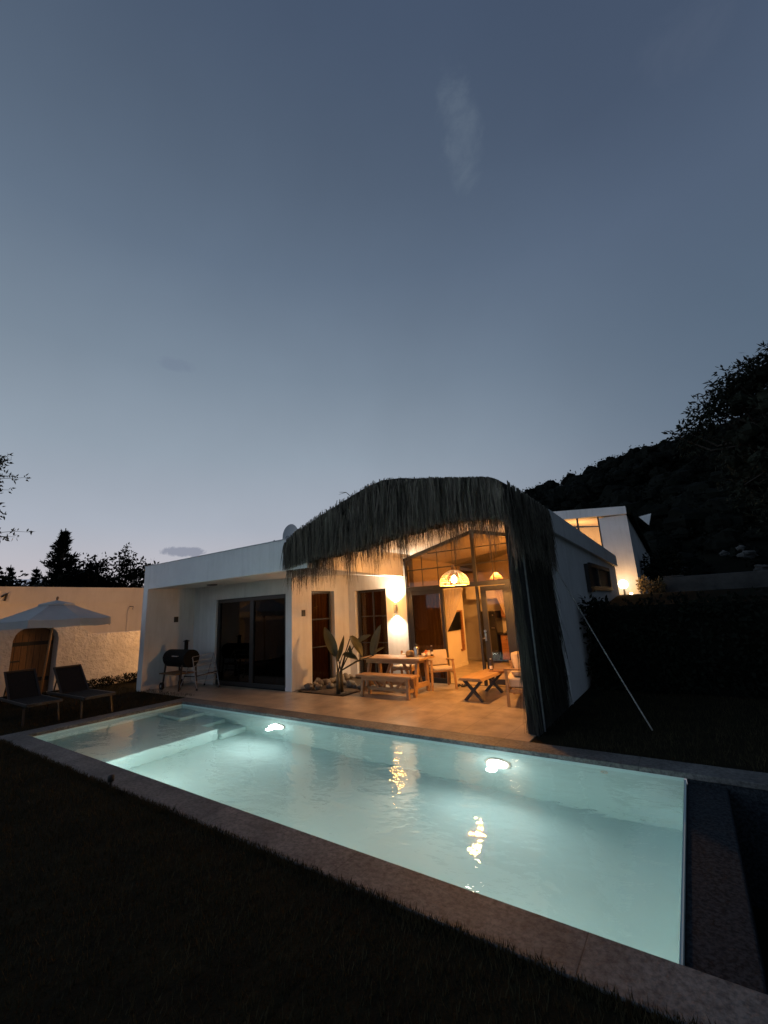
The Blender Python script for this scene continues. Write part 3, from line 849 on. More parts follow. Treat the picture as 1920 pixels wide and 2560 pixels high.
# indoor pendant
IPX, IPY = -3.62, 8.0
ip = thing('pendant_lamp', 'plain conical pendant lamp inside the room behind the glass gable', 'lamp', (IPX,IPY,2.2))
mb = MB(); mb.lathe([(.02,2.37),(.06,2.35),(.13,2.28),(.17,2.215)], (IPX,IPY), 24); mb.build('lamp_shade', M['rattan'], ip, smooth=True)
mb = MB(); mb.tube([(IPX,IPY,2.36),(IPX,IPY,gz(IPX)-.03)],.005,6); mb.build('cord', M['plastic'], ip)
mb = MB(); mb.lathe([(0,2.255),(.025,2.265),(.03,2.285),(0,2.30)], (IPX,IPY), 12); mb.build('bulb', E_BULB, ip, smooth=True)
lamp('room_light', 'POINT', (IPX,IPY,2.305), 90, WARM, ip, size=.03)
iw = thing('wall_lamp', 'unseen warm fill lamp added on the right hand wall inside the room', 'lamp', (-1.66,7.5,2.1))  # added out of view to brighten the interior
mb = MB(); mb.box(-1.70,-1.652,7.46,7.54,2.02,2.18); mb.build('bracket', M['grey_metal'], iw)
mb = MB(); mb.blob((-1.76,7.5,2.12),.06,.06,.06,0,0,12,8); mb.build('globe', E_GLOBE, iw, smooth=True)
lamp('room_fill_light', 'POINT', (-1.92,7.5,2.12), 330, WARM, iw, size=.08)

# ================================================================== INSIDE THE ROOM
def swag(x_top0, x_top1, x_tie, z_tie, y, side):
    mb = MB(); nu, nv = 42, 12; vs = []
    for j in range(nv+1):
        t = j/nv
        z = 1.97 + (z_tie-1.97)*t
        w0 = x_top0; w1 = x_top1
        e = t**1.35
        xa = w0 + (x_tie[0]-w0)*e; xb = w1 + (x_tie[1]-w1)*e
        for i in range(nu+1):
            u = i/nu
            vs.append((xa + (xb-xa)*u, y + .035*sin(u*2*pi*7)*(1-.5*t), z - .0*u))
    mb.add(vs, [(j*(nu+1)+i,j*(nu+1)+i+1,(j+1)*(nu+1)+i+1,(j+1)*(nu+1)+i) for j in range(nv) for i in range(nu)])
    vs = []
    for j in range(7):
        t = j/6; z = z_tie - (z_tie-.05)*t
        for i in range(nu+1):
            u = i/nu; sp = .03*t
            vs.append((x_tie[0]-sp + (x_tie[1]-x_tie[0]+2*sp)*u, y+.02*sin(u*2*pi*7), z))
    mb.add(vs, [(j*(nu+1)+i,j*(nu+1)+i+1,(j+1)*(nu+1)+i+1,(j+1)*(nu+1)+i) for j in range(6) for i in range(nu)])
    return mb
c1 = swag(-4.30,-3.74,(-4.34,-4.22),1.02,6.2,0).build('curtain', M['curtain'], smooth=True)
tag(c1, 'pale sheer curtain tied back to the left side of the open doorway', 'curtain', 'curtains in the villa windows')
c2 = swag(-3.05,-2.62,(-2.74,-2.62),1.10,6.22,0).build('curtain', M['curtain'], smooth=True)
tag(c2, 'pale sheer curtain tied back to the right behind the door leaf', 'curtain', 'curtains in the villa windows')
c3 = pleats(MB(), (-5.0,6.17), (-4.32,6.17), .03, 1.97, .022, 9).build('curtain', M['gable_curtain'], smooth=True)
tag(c3, 'drawn brown curtain behind the fixed left panel of the glass gable', 'curtain', 'curtains in the villa windows')
# television in its wooden niche
tv = thing('television', 'black television in a wooden wall niche seen through the doorway', 'television', (-4.97,8.1,.95))
mb = MB(); mb.box(-4.998,-4.955,7.55,8.50,.95,1.43); mb.build('screen', M['screen'], tv, bevel=.006)
mb = MB(); mb.box(-4.998,-4.93,8.52,8.60,.40,1.47); mb.box(-4.998,-4.93,7.5,8.52,1.44,1.47); mb.box(-4.998,-4.93,8.44,8.52,.40,.44); mb.build('niche_frame', M['cabinet'], tv)
# fridge
fg = thing('refrigerator', 'tall black refrigerator at the back of the lit room', 'refrigerator', (-4.42,9.4,0))
mb = MB(); mb.box(-4.66,-4.22,9.22,9.72,.02,1.40); mb.build('cabinet', M['fridge'], fg, bevel=.015)
mb = MB(); mb.box(-4.655,-4.225,9.195,9.218,.05,.86); mb.box(-4.655,-4.225,9.195,9.218,.88,1.39); mb.build('door', M['fridge'], fg, bevel=.008)
mb = MB(); mb.box(-4.36,-4.27,9.185,9.194,.93,.945); mb.build('handle', M['steel'], fg)
mb = MB(); mb.box(-4.31,-4.28,9.185,9.194,1.27,1.30); mb.build('badge', M['steel'], fg)
# kitchen counter
kc = thing('kitchen_counter', 'walnut kitchen base units with a black worktop beside the fridge', 'kitchen counter', (-3.3,9.5,0))
mb = MB(); mb.box(-4.16,-2.4,9.28,9.74,.08,.74); mb.build('base_unit', M['cabinet'], kc)
for k in range(3):
    mb = MB(); x0 = -4.14+.57*k; mb.box(x0,x0+.55,9.255,9.278,.10,.72); dd = mb.build('door', M['cabinet'], kc, bevel=.005)
    mb = MB(); mb.box(x0+.12,x0+.42,9.235,9.254,.64,.655); mb.build('handle', M['steel'], dd)
mb = MB(); mb.box(-4.20,-2.36,9.23,9.742,.742,.785); mb.build('worktop', M['screen'], kc, bevel=.004)
hb = thing('gas_hob', 'black cooker hob with pan grates on the worktop', 'hob', (-3.85,9.45,.787))
mb = MB(); mb.box(-4.05,-3.62,9.33,9.66,.787,.80)
for gx_ in (-3.95,-3.73):
    mb.tube([(gx_-.08,9.42,.83),(gx_+.08,9.42,.83)],.007,5); mb.tube([(gx_,9.34,.83),(gx_,9.6,.83)],.007,5); mb.box(gx_-.09,gx_-.07,9.4,9.42,.80,.83); mb.box(gx_+.07,gx_+.09,9.4,9.42,.80,.83)
mb.build('grate', M['black_metal'], hb)
mb = MB(); mb.lathe([(0,.84),(.085,.84),(.095,.90),(.09,.90),(.08,.845)], (-3.74,9.47), 18); mb.tube([(-3.65,9.47,.89),(-3.50,9.42,.90)],.009,6)
po = mb.build('saucepan', M['steel'], smooth=True); tag(po, 'steel saucepan standing on the hob', 'pan')
mb = MB(); mb.box(-4.16,-3.1,9.5,9.74,1.20,1.78); mb.box(-4.14,-3.64,9.48,9.498,1.22,1.76); mb.box(-3.62,-3.12,9.48,9.498,1.22,1.76)
ucab = mb.build('wall_cabinet', M['cabinet'], bevel=.004); tag(ucab, 'walnut wall cabinet above the kitchen counter', 'cabinet')

# ================================================================== TERRACE FURNITURE
# dining table
tb = thing('dining_table', 'long oiled wood dining table under the pendant lamp', 'table', (-4.75,4.93,0))
TZ = .65
mb = MB()
for k in range(4): mb.box(-5.47,-4.04,4.63+.152*k,4.63+.152*k+.149,TZ-.04,TZ)
mb.build('table_top', M['wood'], tb, bevel=.006)
mb = MB(); mb.box(-5.36,-4.16,4.70,4.73,TZ-.105,TZ-.042); mb.box(-5.36,-4.16,5.13,5.16,TZ-.105,TZ-.042); mb.box(-5.36,-5.33,4.73,5.13,TZ-.10,TZ-.043); mb.box(-4.19,-4.16,4.73,5.13,TZ-.10,TZ-.043); mb.build('apron', M['wood'], tb)
for x in (-5.30,-4.16):
    for s_, (yt, yb_) in ((1,(4.76,4.62)),(2,(5.08,5.12))):
        mb = MB(); mb.bar((x,yt,TZ-.045),(x,yb_,0),.075,.055,up=(1,0,0)); mb.build('leg', M['wood'], tb, bevel=.005)
    mb = MB(); mb.bar((x,4.69,.15),(x,5.09,.15),.05,.085); mb.build('side_rail', M['wood_y'], tb, bevel=.004)
mb = MB(); mb.bar((-5.26,4.90,.15),(-4.2,4.90,.15),.045,.075)
mb.bar((-5.05,4.90,.18),(-4.85,4.90,TZ-.06),.045,.05,up=(0,1,0)); mb.bar((-4.4,4.90,.18),(-4.6,4.90,TZ-.06),.045,.05,up=(0,1,0)); mb.build('stretcher', M['wood'], tb, bevel=.003)

# bench
bn = thing('bench', 'low oiled wood bench in front of the dining table', 'bench', (-4.6,4.36,0))
BZ = .395
mb = MB(); mb.box(-5.25,-3.97,4.20,4.345,BZ-.04,BZ); mb.box(-5.25,-3.97,4.35,4.50,BZ-.04,BZ); mb.build('seat', M['wood'], bn, bevel=.006)
mb = MB(); mb.box(-5.10,-4.12,4.235,4.26,BZ-.10,BZ-.042); mb.box(-5.10,-4.12,4.44,4.465,BZ-.10,BZ-.042); mb.build('apron', M['wood'], bn)
for x, sx in ((-5.11,-1),(-4.09,1)):
    for yt, yb_ in ((4.27,4.235),(4.43,4.475)):
        mb = MB(); mb.bar((x,yt,BZ-.042),(x+.015*sx,yb_,0),.055,.055,up=(1,0,0)); mb.build('leg', M['wood'], bn, bevel=.004)
    mb = MB(); mb.bar((x,4.26,.13),(x,4.45,.13),.04,.06); mb.build('side_rail', M['wood_y'], bn, bevel=.003)
mb = MB(); mb.bar((-5.07,4.355,.135),(-4.13,4.355,.135),.04,.055)
mb.bar((-4.98,4.355,BZ-.06),(-4.80,4.355,.16),.04,.05,up=(0,1,0)); mb.bar((-4.22,4.355,BZ-.06),(-4.40,4.355,.16),.04,.05,up=(0,1,0))
mb.bar((-4.70,4.355,.16),(-4.60,4.355,BZ-.06),.04,.05,up=(0,1,0)); mb.bar((-4.50,4.355,.16),(-4.60,4.355,BZ-.06),.04,.05,up=(0,1,0))
mb.build('stretcher', M['wood'], bn, bevel=.003)

# armchairs at the table (built around their own base, facing -Y locally)
def make_chair(label, loc, rz, back_top=.70):
    t = thing('dining_armchair', label, 'chair', loc, rz, 'wooden armchairs at the dining table')
    W, D, SZ = .46, .44, .37
    mb = MB(); mb.box(-W/2+.03,W/2-.03,-D/2,D/2-.05,SZ-.035,SZ-.012); mb.build('seat_frame', M['wood'], t, local=True, bevel=.004)
    mb = MB(); mb.box(-W/2+.035,W/2-.035,-D/2-.015,D/2-.06,SZ-.010,SZ+.045); mb.build('seat_cushion', M['fabric'], t, local=True, bevel=.022, seg=3, smooth=True)
    for sx in (-1,1):
        mb = MB(); mb.bar((sx*(W/2-.01),-D/2+.05,.545),(sx*(W/2+.015),-D/2+.0,0),.032,.045,up=(1,0,0)); mb.build('front_leg', M['wood'], t, local=True, bevel=.005)
        mb = MB(); mb.bar((sx*(W/2-.02),D/2-.05,SZ+.0),(sx*(W/2+.0),D/2+.05,0),.032,.045,up=(1,0,0)); mb.bar((sx*(W/2-.02),D/2-.055,SZ-.01),(sx*(W/2-.03),D/2+.015,back_top-.02),.03,.04,up=(1,0,0)); mb.build('rear_leg', M['wood'], t, local=True, bevel=.005)
        mb = MB(); mb.bar((sx*(W/2-.008),-D/2+.01,.555),(sx*(W/2-.02),D/2-.02,.535),.05,.024); mb.build('armrest', M['wood'], t, local=True, bevel=.007)
        mb = MB(); mb.bar((sx*(W/2-.02),-D/2+.06,SZ-.05),(sx*(W/2-.02),D/2-.05,SZ-.04),.022,.04); mb.build('side_rail', M['wood'], t, local=True)
    mb = MB(); mb.bar((-W/2+.02,D/2-.03,back_top-.13),(W/2-.02,D/2-.03,back_top-.13),.05,.30,up=(0,.17,1)); mb.build('backrest', M['fabric'], t, local=True, bevel=.02, seg=3, smooth=True)
    return t
ch = make_chair('beige padded wooden armchair turned out at the right end of the dining table', (-4.06,5.47,0), RAD(44))
ch2 = copy_tree(ch); ch2.location = (-4.93,5.52,0); ch2.rotation_euler = (0,0,RAD(4))
ch2['label'] = 'beige padded wooden armchair behind the dining table, half hidden by it'
for c_ in ch2.children:
    if c_.name.startswith('backrest'): c_.location.z -= .10

# coffee table on crossed dark legs
cf = thing('coffee_table', 'low slab coffee table on black crossed legs beside the sofa', 'table', (-2.95,5.0,0), RAD(-2))
mb = MB()
nS = 12; top = []; bot = []
for i in range(nS+1):
    y = -.55 + 1.10*i/nS
    e = .012*sin(i*1.9) + .01*sin(i*.7+1)
    top.append((-.215+e, .215+e*.7, y)); 
vs = []
for (a_, b_, y) in top:
    vs += [(a_+.02,y,.385),(b_-.02,y,.385),(b_+.012,y,.340),(a_-.012,y,.340)]
fs = []
for i in range(nS):
    for k in range(4): fs.append((i*4+k, i*4+(k+1)%4, (i+1)*4+(k+1)%4, (i+1)*4+k))
fs += [(3,2,1,0), tuple(nS*4+k for k in range(4))]
mb.add(vs, fs)
mb.build('table_top', M['wood_y'], cf, local=True, bevel=.006, fixn=True)
for y in (-.42,.42):
    for s_ in (-1,1):
        mb = MB(); mb.bar((s_*.165,y+.002*s_,.335),(-s_*.165,y+.002*s_,0),.045,.05,up=(0,1,0)); mb.build('leg', M['black_metal'], cf, local=True, bevel=.003)
    mb = MB(); mb.box(-.17,.17,y-.03,y+.03,.318,.338); mb.build('mounting_plate', M['black_metal'], cf, local=True)

# small sofa
so = thing('sofa', 'small wooden framed sofa with beige cushions at the right end of the porch', 'sofa', (-2.08,4.97,0), RAD(-76))
# local: faces -Y, width along X
SW = .98
for sx in (-1,1):
    mb = MB(); mb.bar((sx*SW/2,-.34,.545),(sx*SW/2,-.35,0),.045,.05,up=(1,0,0)); mb.build('front_leg', M['wood'], so, local=True, bevel=.005)
    mb = MB(); mb.bar((sx*SW/2,.30,.62),(sx*SW/2,.36,0),.045,.05,up=(1,0,0)); mb.build('rear_leg', M['wood'], so, local=True, bevel=.005)
    mb = MB(); mb.bar((sx*SW/2,-.38,.56),(sx*SW/2,.34,.545),.065,.028); mb.build('armrest', M['wood'], so, local=True, bevel=.008)
mb = MB(); mb.box(-SW/2+.022,SW/2-.022,-.345,-.315,.20,.27); mb.box(-SW/2+.022,SW/2-.022,.28,.31,.20,.27)
mb.box(-SW/2-.015,-SW/2+.015,-.31,.30,.20,.26); mb.box(SW/2-.015,SW/2+.015,-.31,.30,.20,.26); mb.box(-SW/2+.03,SW/2-.03,.29,.32,.56,.62); mb.build('frame', M['wood'], so, local=True, bevel=.004)
for sx in (-1,1):
    mb = MB(); mb.box(min(0,sx*.465)+.004,max(0,sx*.465)-.004,-.355,.27,.275,.425); mb.build('seat_cushion', M['fabric'], so, local=True, bevel=.035, seg=4, smooth=True)
    mb = MB(); mb.bar((min(0,sx*.46)+.006,.22,.57),(max(0,sx*.46)-.006,.22,.57),.11,.31,up=(0,.2,1)); mb.build('back_cushion', M['fabric'], so, local=True, bevel=.04, seg=4, smooth=True)
def pillow(label, loc, rz, tilt, s=(.2,.075,.17), seed=1):
    mb = MB(); vs=[]; fs=[]; n_=14
    for side in (1,-1):
        b0 = len(vs)
        for j in range(n_+1):
            for i in range(n_+1):
                u = 2*i/n_-1; v = 2*j/n_-1
                puff = ((1-u**4)*(1-v**4))**.6
                vs.append((u*s[0]*(1-.06*v*v), side*s[1]*puff*(1+.18*mnoise.noise(Vector((u*2,v*2,seed)))), v*s[2]*(1-.06*u*u)))
        for j in range(n_):
            for i in range(n_):
                q_ = (b0+j*(n_+1)+i, b0+j*(n_+1)+i+1, b0+(j+1)*(n_+1)+i+1, b0+(j+1)*(n_+1)+i)
                fs.append(q_ if side < 0 else q_[::-1])
    mb.add(vs, fs)
    o = mb.build('pillow', M['fabric'], smooth=True)
    o.location = loc; o.rotation_euler = (tilt, 0, rz)
    return tag(o, label, 'pillow', 'pillows on the sofa')
pillow('rounded beige pillow standing upright at the far end of the sofa', (-2.36,5.30,.585), RAD(70), RAD(-14), (.16,.075,.16), 1)
pillow('small beige pillow lying crumpled on the near sofa seat', (-2.12,4.62,.475), RAD(15), RAD(72), (.15,.05,.11), 2)
pillow('beige pillow propped against the sofa back near the post', (-1.86,4.95,.55), RAD(100), RAD(-10), (.15,.06,.14), 3)

# things on the tables
bs = thing('bread_basket', 'round straw basket with lid on the dining table', 'basket', (-4.45,4.98,TZ))
mb = MB(); mb.lathe([(0,TZ+.002),(.078,TZ+.002),(.088,TZ+.03),(.09,TZ+.065),(.084,TZ+.065)], (-4.45,4.98), 24); mb.build('bowl', M['basket'], bs, smooth=True)
mb = MB(); mb.lathe([(.091,TZ+.064),(.088,TZ+.085),(.06,TZ+.115),(.0,TZ+.125)], (-4.45,4.98), 24); mb.build('lid', M['basket'], bs, smooth=True)
tm = thing('thermos_flask', 'tall steel thermos flask on the dining table', 'flask', (-4.24,4.88,TZ))
mb = MB(); mb.lathe([(0,TZ+.001),(.048,TZ+.001),(.050,TZ+.02),(.050,TZ+.17),(.035,TZ+.20),(.030,TZ+.205)], (-4.24,4.88), 24); mb.build('body', M['steel'], tm, smooth=True)
mb = MB(); mb.lathe([(.031,TZ+.205),(.036,TZ+.21),(.036,TZ+.245),(.02,TZ+.255),(0,TZ+.255)], (-4.24,4.88), 20); mb.build('lid', M['plastic'], tm, smooth=True)
mb = MB(); mb.tube([(-4.20,4.85,TZ+.17),(-4.165,4.83,TZ+.165),(-4.165,4.83,TZ+.06),(-4.20,4.85,TZ+.05)],.009,8); mb.build('handle', M['plastic'], tm, smooth=True)
mb = MB()
cup_p = [(0,.002),(.026,.002),(.034,.03),(.036,.075),(.032,.075),(.028,.012)]
for i_, (x, y, lb) in enumerate(((-4.11,4.92,'cream cup right beside the thermos flask'),(-4.08,5.06,'cream cup behind the thermos near the fruit'))):
    mb = MB(); mb.lathe([(r_,TZ+z_) for r_, z_ in cup_p], (x,y), 18); mb.tube([(x+.034,y,TZ+.06),(x+.058,y,TZ+.055),(x+.056,y,TZ+.025),(x+.032,y,TZ+.02)],.005,6)
    tag(mb.build('cup', M['ceramic'], smooth=True), lb, 'cup', 'cups on the dining table')
fb = thing('fruit_bowl', 'shallow bowl of orange fruit at the right end of the dining table', 'bowl', (-4.16,5.12,TZ))
mb = MB(); mb.lathe([(0,TZ+.003),(.04,TZ+.003),(.085,TZ+.04),(.08,TZ+.042),(.036,TZ+.01),(0,TZ+.01)], (-4.16,5.12), 22); mb.build('bowl', M['ceramic'], fb, smooth=True)
for k in range(5):
    a_ = k*2*pi/4
    mb = MB(); c_ = (-4.16+.042*cos(a_)*(k<4), 5.12+.042*sin(a_)*(k<4), TZ+(.048 if k < 4 else .088)); mb.blob(c_,.03,.03,.03,.05,k,12,8)
    f_ = mb.build('orange', M['fruit'], smooth=True); tag(f_, 'small orange fruit heaped in the shallow bowl on the dining table', 'fruit', 'fruit in the bowl')
def bottle(label, x, y, z, h=.22, cat='bottle'):
    t = thing('bottle', label, cat, (x,y,z), 0, 'bottles on the tables')
    mb = MB(); mb.lathe([(0,z+.001),(.030,z+.001),(.032,z+.01),(.032,z+h*.48),(.022,z+h*.62),(.012,z+h*.72),(.012,z+h*.90)], (x,y), 18); mb.build('body', M['bottle'], t, smooth=True)
    mb = MB(); mb.lathe([(.014,z+h*.90),(.016,z+h*.91),(.016,z+h*.98),(0,z+h)], (x,y), 14); mb.build('stopper', M['steel'], t, smooth=True)
    mb = MB(); mb.lathe([(.0328,z+h*.14),(.0328,z+h*.40)], (x,y), 18); mb.build('label_band', M['ceramic'], t, smooth=True)
bottle('dark bottle with pale band at the right end of the dining table', -4.07,5.19,TZ,.20)
bottle('dark bottle with pale band standing on the coffee table', -2.92,5.36,.386,.22)
mb = MB(); mb.prism([(-.18,-.12),(.16,-.14),(.19,.10),(-.15,.13)], 'z', 0, .004); o = mb.build('place_mat', M['ceramic']); o.location = (-4.22,4.76,TZ+.001); o.rotation_euler=(0,0,.1)
tag(o, 'white place mat at the front edge of the dining table', 'place mat')
mb = MB(); mb.prism([(-.13,-.09),(.13,-.09),(.13,.09),(-.13,.09)], 'z', 0, .012); o = mb.build('magazine', M['cabinet'], bevel=.003); o.location = (-2.80,5.33,.387)
tag(o, 'thin brown tray lying beside the bottle on the coffee table', 'tray'); o.name = 'tray'
for dx, lb in ((0,'left sandal of the pair by the glass door'),(.12,'right sandal of the pair by the glass door')):
    mb = MB(); x = -3.82+dx
    mb.prism([(x-.035,5.68),(x+.03,5.68),(x+.042,5.78),(x+.038,5.88),(x,5.91),(x-.036,5.87),(x-.04,5.76)], 'z', .001,.022)
    sh = mb.build('sandal', M['rubber'], bevel=.004)
    tag(sh, lb, 'sandal', 'pair of sandals by the door')
    mb = MB(); mb.tube([(x-.038,5.80,.02),(x-.02,5.79,.05),(x+.02,5.79,.052),(x+.042,5.80,.02)],.010,6); mb.build('strap', M['fabric'], sh, local=True)

# ================================================================== PLANTER WITH A BIRD OF PARADISE PLANT
mb = MB(); grid(mb, [-6.86+.14*i for i in range(11)], [4.115+.17*i for i in range(12)], lambda x,y: .012+.02*mnoise.noise(Vector((x*5,y*5,0))))
tag(mb.build('planting_bed', M['soil'], smooth=True), kind='structure')
sp = []
for i in range(9): sp.append((-6.74+U(-.03,.03), 4.42+.17*i, U(.07,.11)))
for i in range(5): sp.append((-6.5+.25*i, 5.86+U(-.04,.04), U(.06,.1)))
for i in range(9): sp.append((U(-6.5,-5.6), U(4.75,5.75), U(.05,.09)))
sp += [(-6.62,4.30,.08),(-6.45,4.42,.075),(-6.30,4.62,.085),(-5.95,4.9,.1),(-5.72,5.1,.09),(-5.58,4.78,.07)]
for i, (x, y, r_) in enumerate(sp):
    mb = MB(); mb.blob((0,0,0), r_*U(.9,1.3), r_*U(.8,1.1), r_*U(.7,.95), .5, i, 12, 8)
    o = mb.build('stone', M['rock'], smooth=True); o.location = (x,y,.012+r_*.55)
    tag(o, 'rough field stone among the stones edging the planting bed under the windows', 'stone', 'stones in the planting bed')
bp_ = thing('strelitzia_plant', 'tall bird of paradise plant with broad upright leaves in the planting bed', 'plant', (-5.72,4.30,.02))
mb = MB()
for (x, y) in ((-5.70,4.20),(-5.76,4.36)):
    mb.tube([(x,y,.0),(x+.005,y,.2),(x+.0,y,.42)],[.045,.04,.03],9)
mb.build('trunk', M['stem'], bp_, smooth=True)
def bleaf(base, tip, w, curl, nrm, fork):
    base = Vector(base); tip = Vector(tip); nrm = Vector(nrm).normalized()
    w *= 1.2; d = tip-base; s_ = d.cross(nrm).normalized(); nn = s_.cross(d).normalized()
    n_ = 12; vs=[]; 
    for i in range(n_+1):
        t = i/n_
        ww = w*(sin(pi*min(1,t*.93+.07))**.7)*(1-.25*t)
        c_ = base + d*t + nn*(-curl*t*t*d.length)
        fold = .35
        for u in (-1,-.5,0,.5,1):
            vs.append(c_ + s_*(u*ww/2) + nn*(abs(u)*ww/2*fold) )
    mb = MB(); mb.add(vs, [(i*5+k,(i+1)*5+k,(i+1)*5+k+1,i*5+k+1) for i in range(n_) for k in range(4)])
    o = mb.build('leaf', M['leaf'], bp_, smooth=True)
    st = MB(); mid = Vector(fork).lerp(base,.5) + Vector((0,0,.03)); rib = [base + d*(i/6) + nn*(-curl*(i/6)**2*d.length) - nn*.006 for i in range(7)]
    st.tube([Vector(fork),mid,base]+rib[1:], [.016,.012,.010]+[.008-.001*i for i in range(6)], 6)
    st.build('leaf_stalk', M['stem'], o, smooth=True)
f0, f1 = (-5.70,4.20,.40), (-5.76,4.36,.42)
bleaf((-5.74,4.2,.72),(-6.13,4.28,1.33),.20,.10,(.7,-.7,.2),f0)
bleaf((-5.72,4.2,.62),(-5.54,4.25,1.12),.10,.05,(.9,-.3,.1),f0)
bleaf((-5.44,4.32,1.10),(-5.14,4.35,.74),.19,.12,(.3,-.3,.9),f1)
bleaf((-5.36,4.4,.98),(-5.06,4.5,1.12),.12,.05,(-.2,-.9,.4),f1)
bleaf((-5.10,4.6,.70),(-4.97,4.72,1.30),.24,.02,(-.25,-.95,0),f1)
bleaf((-5.62,4.28,.76),(-5.26,4.3,.70),.15,.18,(0,-.5,.9),f0)
bleaf((-5.80,4.3,.78),(-5.98,4.5,.70),.13,.2,(0,.2,.9),f1)
bleaf((-5.46,5.0,.66),(-5.14,5.08,.83),.10,.03,(0,-.6,.7),f1)
bleaf((-5.50,4.36,.92),(-5.40,4.3,.70),.12,.15,(-.5,-.6,.5),f1)

# ================================================================== RECESS: BARBECUE AND DRYING RACK
bb = thing('barbecue', 'black barrel barbecue on wheels standing in the recess', 'barbecue', (-9.98,3.34,0))
bx, by, bz = -9.98, 3.34, .70
def barrel(a0, a1, r_, x0, x1):
    mb = MB(); n_=16; vs=[]
    for x in (x0,x1):
        for k in range(n_+1):
            a_ = a0+(a1-a0)*k/n_; vs.append((x,by+r_*cos(a_),bz+r_*sin(a_)))
    fs = [(k,k+1,n_+2+k,n_+1+k) for k in range(n_)] + [tuple(range(n_+1)), tuple(range(2*n_+1,n_,-1))]
    mb.add(vs, fs); return mb
barrel(pi,2*pi,.20,bx-.46,bx+.46).build('firebox', M['grill'], bb, fixn=True)
lid = barrel(.02,pi-.02,.205,bx-.465,bx+.465).build('lid', M['grill'], bb, fixn=True)
mb = MB(); mb.tube([(bx+.02,by-.235,bz+.07),(bx+.24,by-.235,bz+.07)],.011,8); mb.tube([(bx+.02,by-.235,bz+.07),(bx+.02,by-.19,bz+.07)],.008,6); mb.tube([(bx+.24,by-.235,bz+.07),(bx+.24,by-.19,bz+.07)],.008,6); mb.build('handle', M['steel'], lid)
mb = MB(); mb.tube([(bx+.12,by+.05,bz+.19),(bx+.12,by+.05,bz+.38)],.045,14); mb.lathe([(.075,bz+.385),(.07,bz+.40),(0,bz+.43)], (bx+.12,by+.05), 14); mb.build('chimney', M['grill'], bb)
mb = MB(); mb.box(bx-.40,bx+.34,by-.30,by+.15,.36,.385); mb.build('shelf', M['gate_wood'], bb)
for x in (bx-.36,bx+.36):
    for y in (by-.17,by+.17):
        mb = MB(); mb.bar((x,y,bz-.13),(x+(.0),y*1.0-(.05 if y<by else -.05),.05 if x<bx else 0),.03,.03); mb.build('leg', M['black_metal'], bb)
for y in (by-.24,by+.24):
    mb = MB(); mb.tube([(bx-.36,y-.022,.085),(bx-.36,y+.022,.085)],.085,20); wh = mb.build('wheel', M['rubber'], bb)
    mb = MB(); mb.tube([(bx-.36,y-.03,.085),(bx-.36,y+.03,.085)],.03,14); mb.build('hub', M['grey_metal'], wh)
dr = thing('drying_rack', 'folding grey metal drying rack leaning beside the barbecue', 'drying rack', (-9.5,3.5,0))
def rk(name, pts, r_=.011, m_='grey_metal'):
    mb = MB()
    for a_, b_ in pts: mb.tube([a_,b_], r_, 7)
    return mb.build(name, M[m_], dr)
ap1 = (-9.52,3.36,.73); ap2 = (-9.42,3.86,.78)
rk('front_leg', [((-9.83,3.26,.02),ap1)]); rk('front_leg', [((-9.28,3.36,.02),ap1)]); rk('rear_leg', [((-9.86,3.92,.02),ap2)]); rk('rear_leg', [((-9.16,3.86,.02),ap2)])
def lerp3(a_, b_, t): return tuple(a_[i]+(b_[i]-a_[i])*t for i in range(3))
rods = [(ap1,ap2)]
for t in (.15,.3,.45,.6,.78): rods.append((lerp3(ap1,(-9.28,3.36,.02),t), lerp3(ap2,(-9.16,3.86,.02),t)))
for t in (.3,.55,.8): rods.append((lerp3(ap1,(-9.83,3.26,.02),t), lerp3(ap2,(-9.86,3.92,.02),t)))
rk('hanging_rod', rods, .006)
rk('brace', [((-9.72,3.29,.30),(-9.38,3.36,.30)),((-9.71,3.91,.30),(-9.26,3.86,.30)),((-9.38,3.36,.30),(-9.26,3.86,.36))], .012, 'plastic')
for q_ in ((-9.83,3.26),(-9.28,3.36),(-9.86,3.92),(-9.16,3.86)):
    mb = MB(); mb.lathe([(0,.001),(.022,.001),(.022,.03),(.014,.045),(0,.045)], q_, 10); mb.build('foot', M['rubber'], dr)

# ================================================================== LEFT GARDEN
# plastered garden wall with arched gate
gw = thing('garden_wall', 'rough plastered white garden wall with an arched gateway', 'wall', (-13.1,1.2,0))
def gwtop(y):
    if y < .45: return 1.42
    if y < 2.16: return 1.62
    if y < 2.55: return 1.62 - .26*sst((y-2.16)/.39)
    return 1.36
ga0, ga1, gap = .86, 1.78, 1.30
def arch_in(y):                              # height of the opening at y
    if y <= ga0 or y >= ga1: return 0
    u = (y-(ga0+ga1)/2)/((ga1-ga0)/2)
    return gap + .33*math.sqrt(max(0,1-abs(u)**2.6))
ysg = [-7.2+.2*i for i in range(40)] + [ga0-.001, ga0+.0005] + [ga0+.0005+(ga1-ga0-.001)*i/24 for i in range(1,25)] + [ga1+.001] + [ga1+.06*i for i in range(1,38)] + [4.05]
ysg = sorted(set(y for y in ysg if y <= 4.05 and not (ga0 < y < ga1 and abs(((y-ga0)/(ga1-ga0)*24) - round((y-ga0)/(ga1-ga0)*24)) > .05)))
mb = MB()
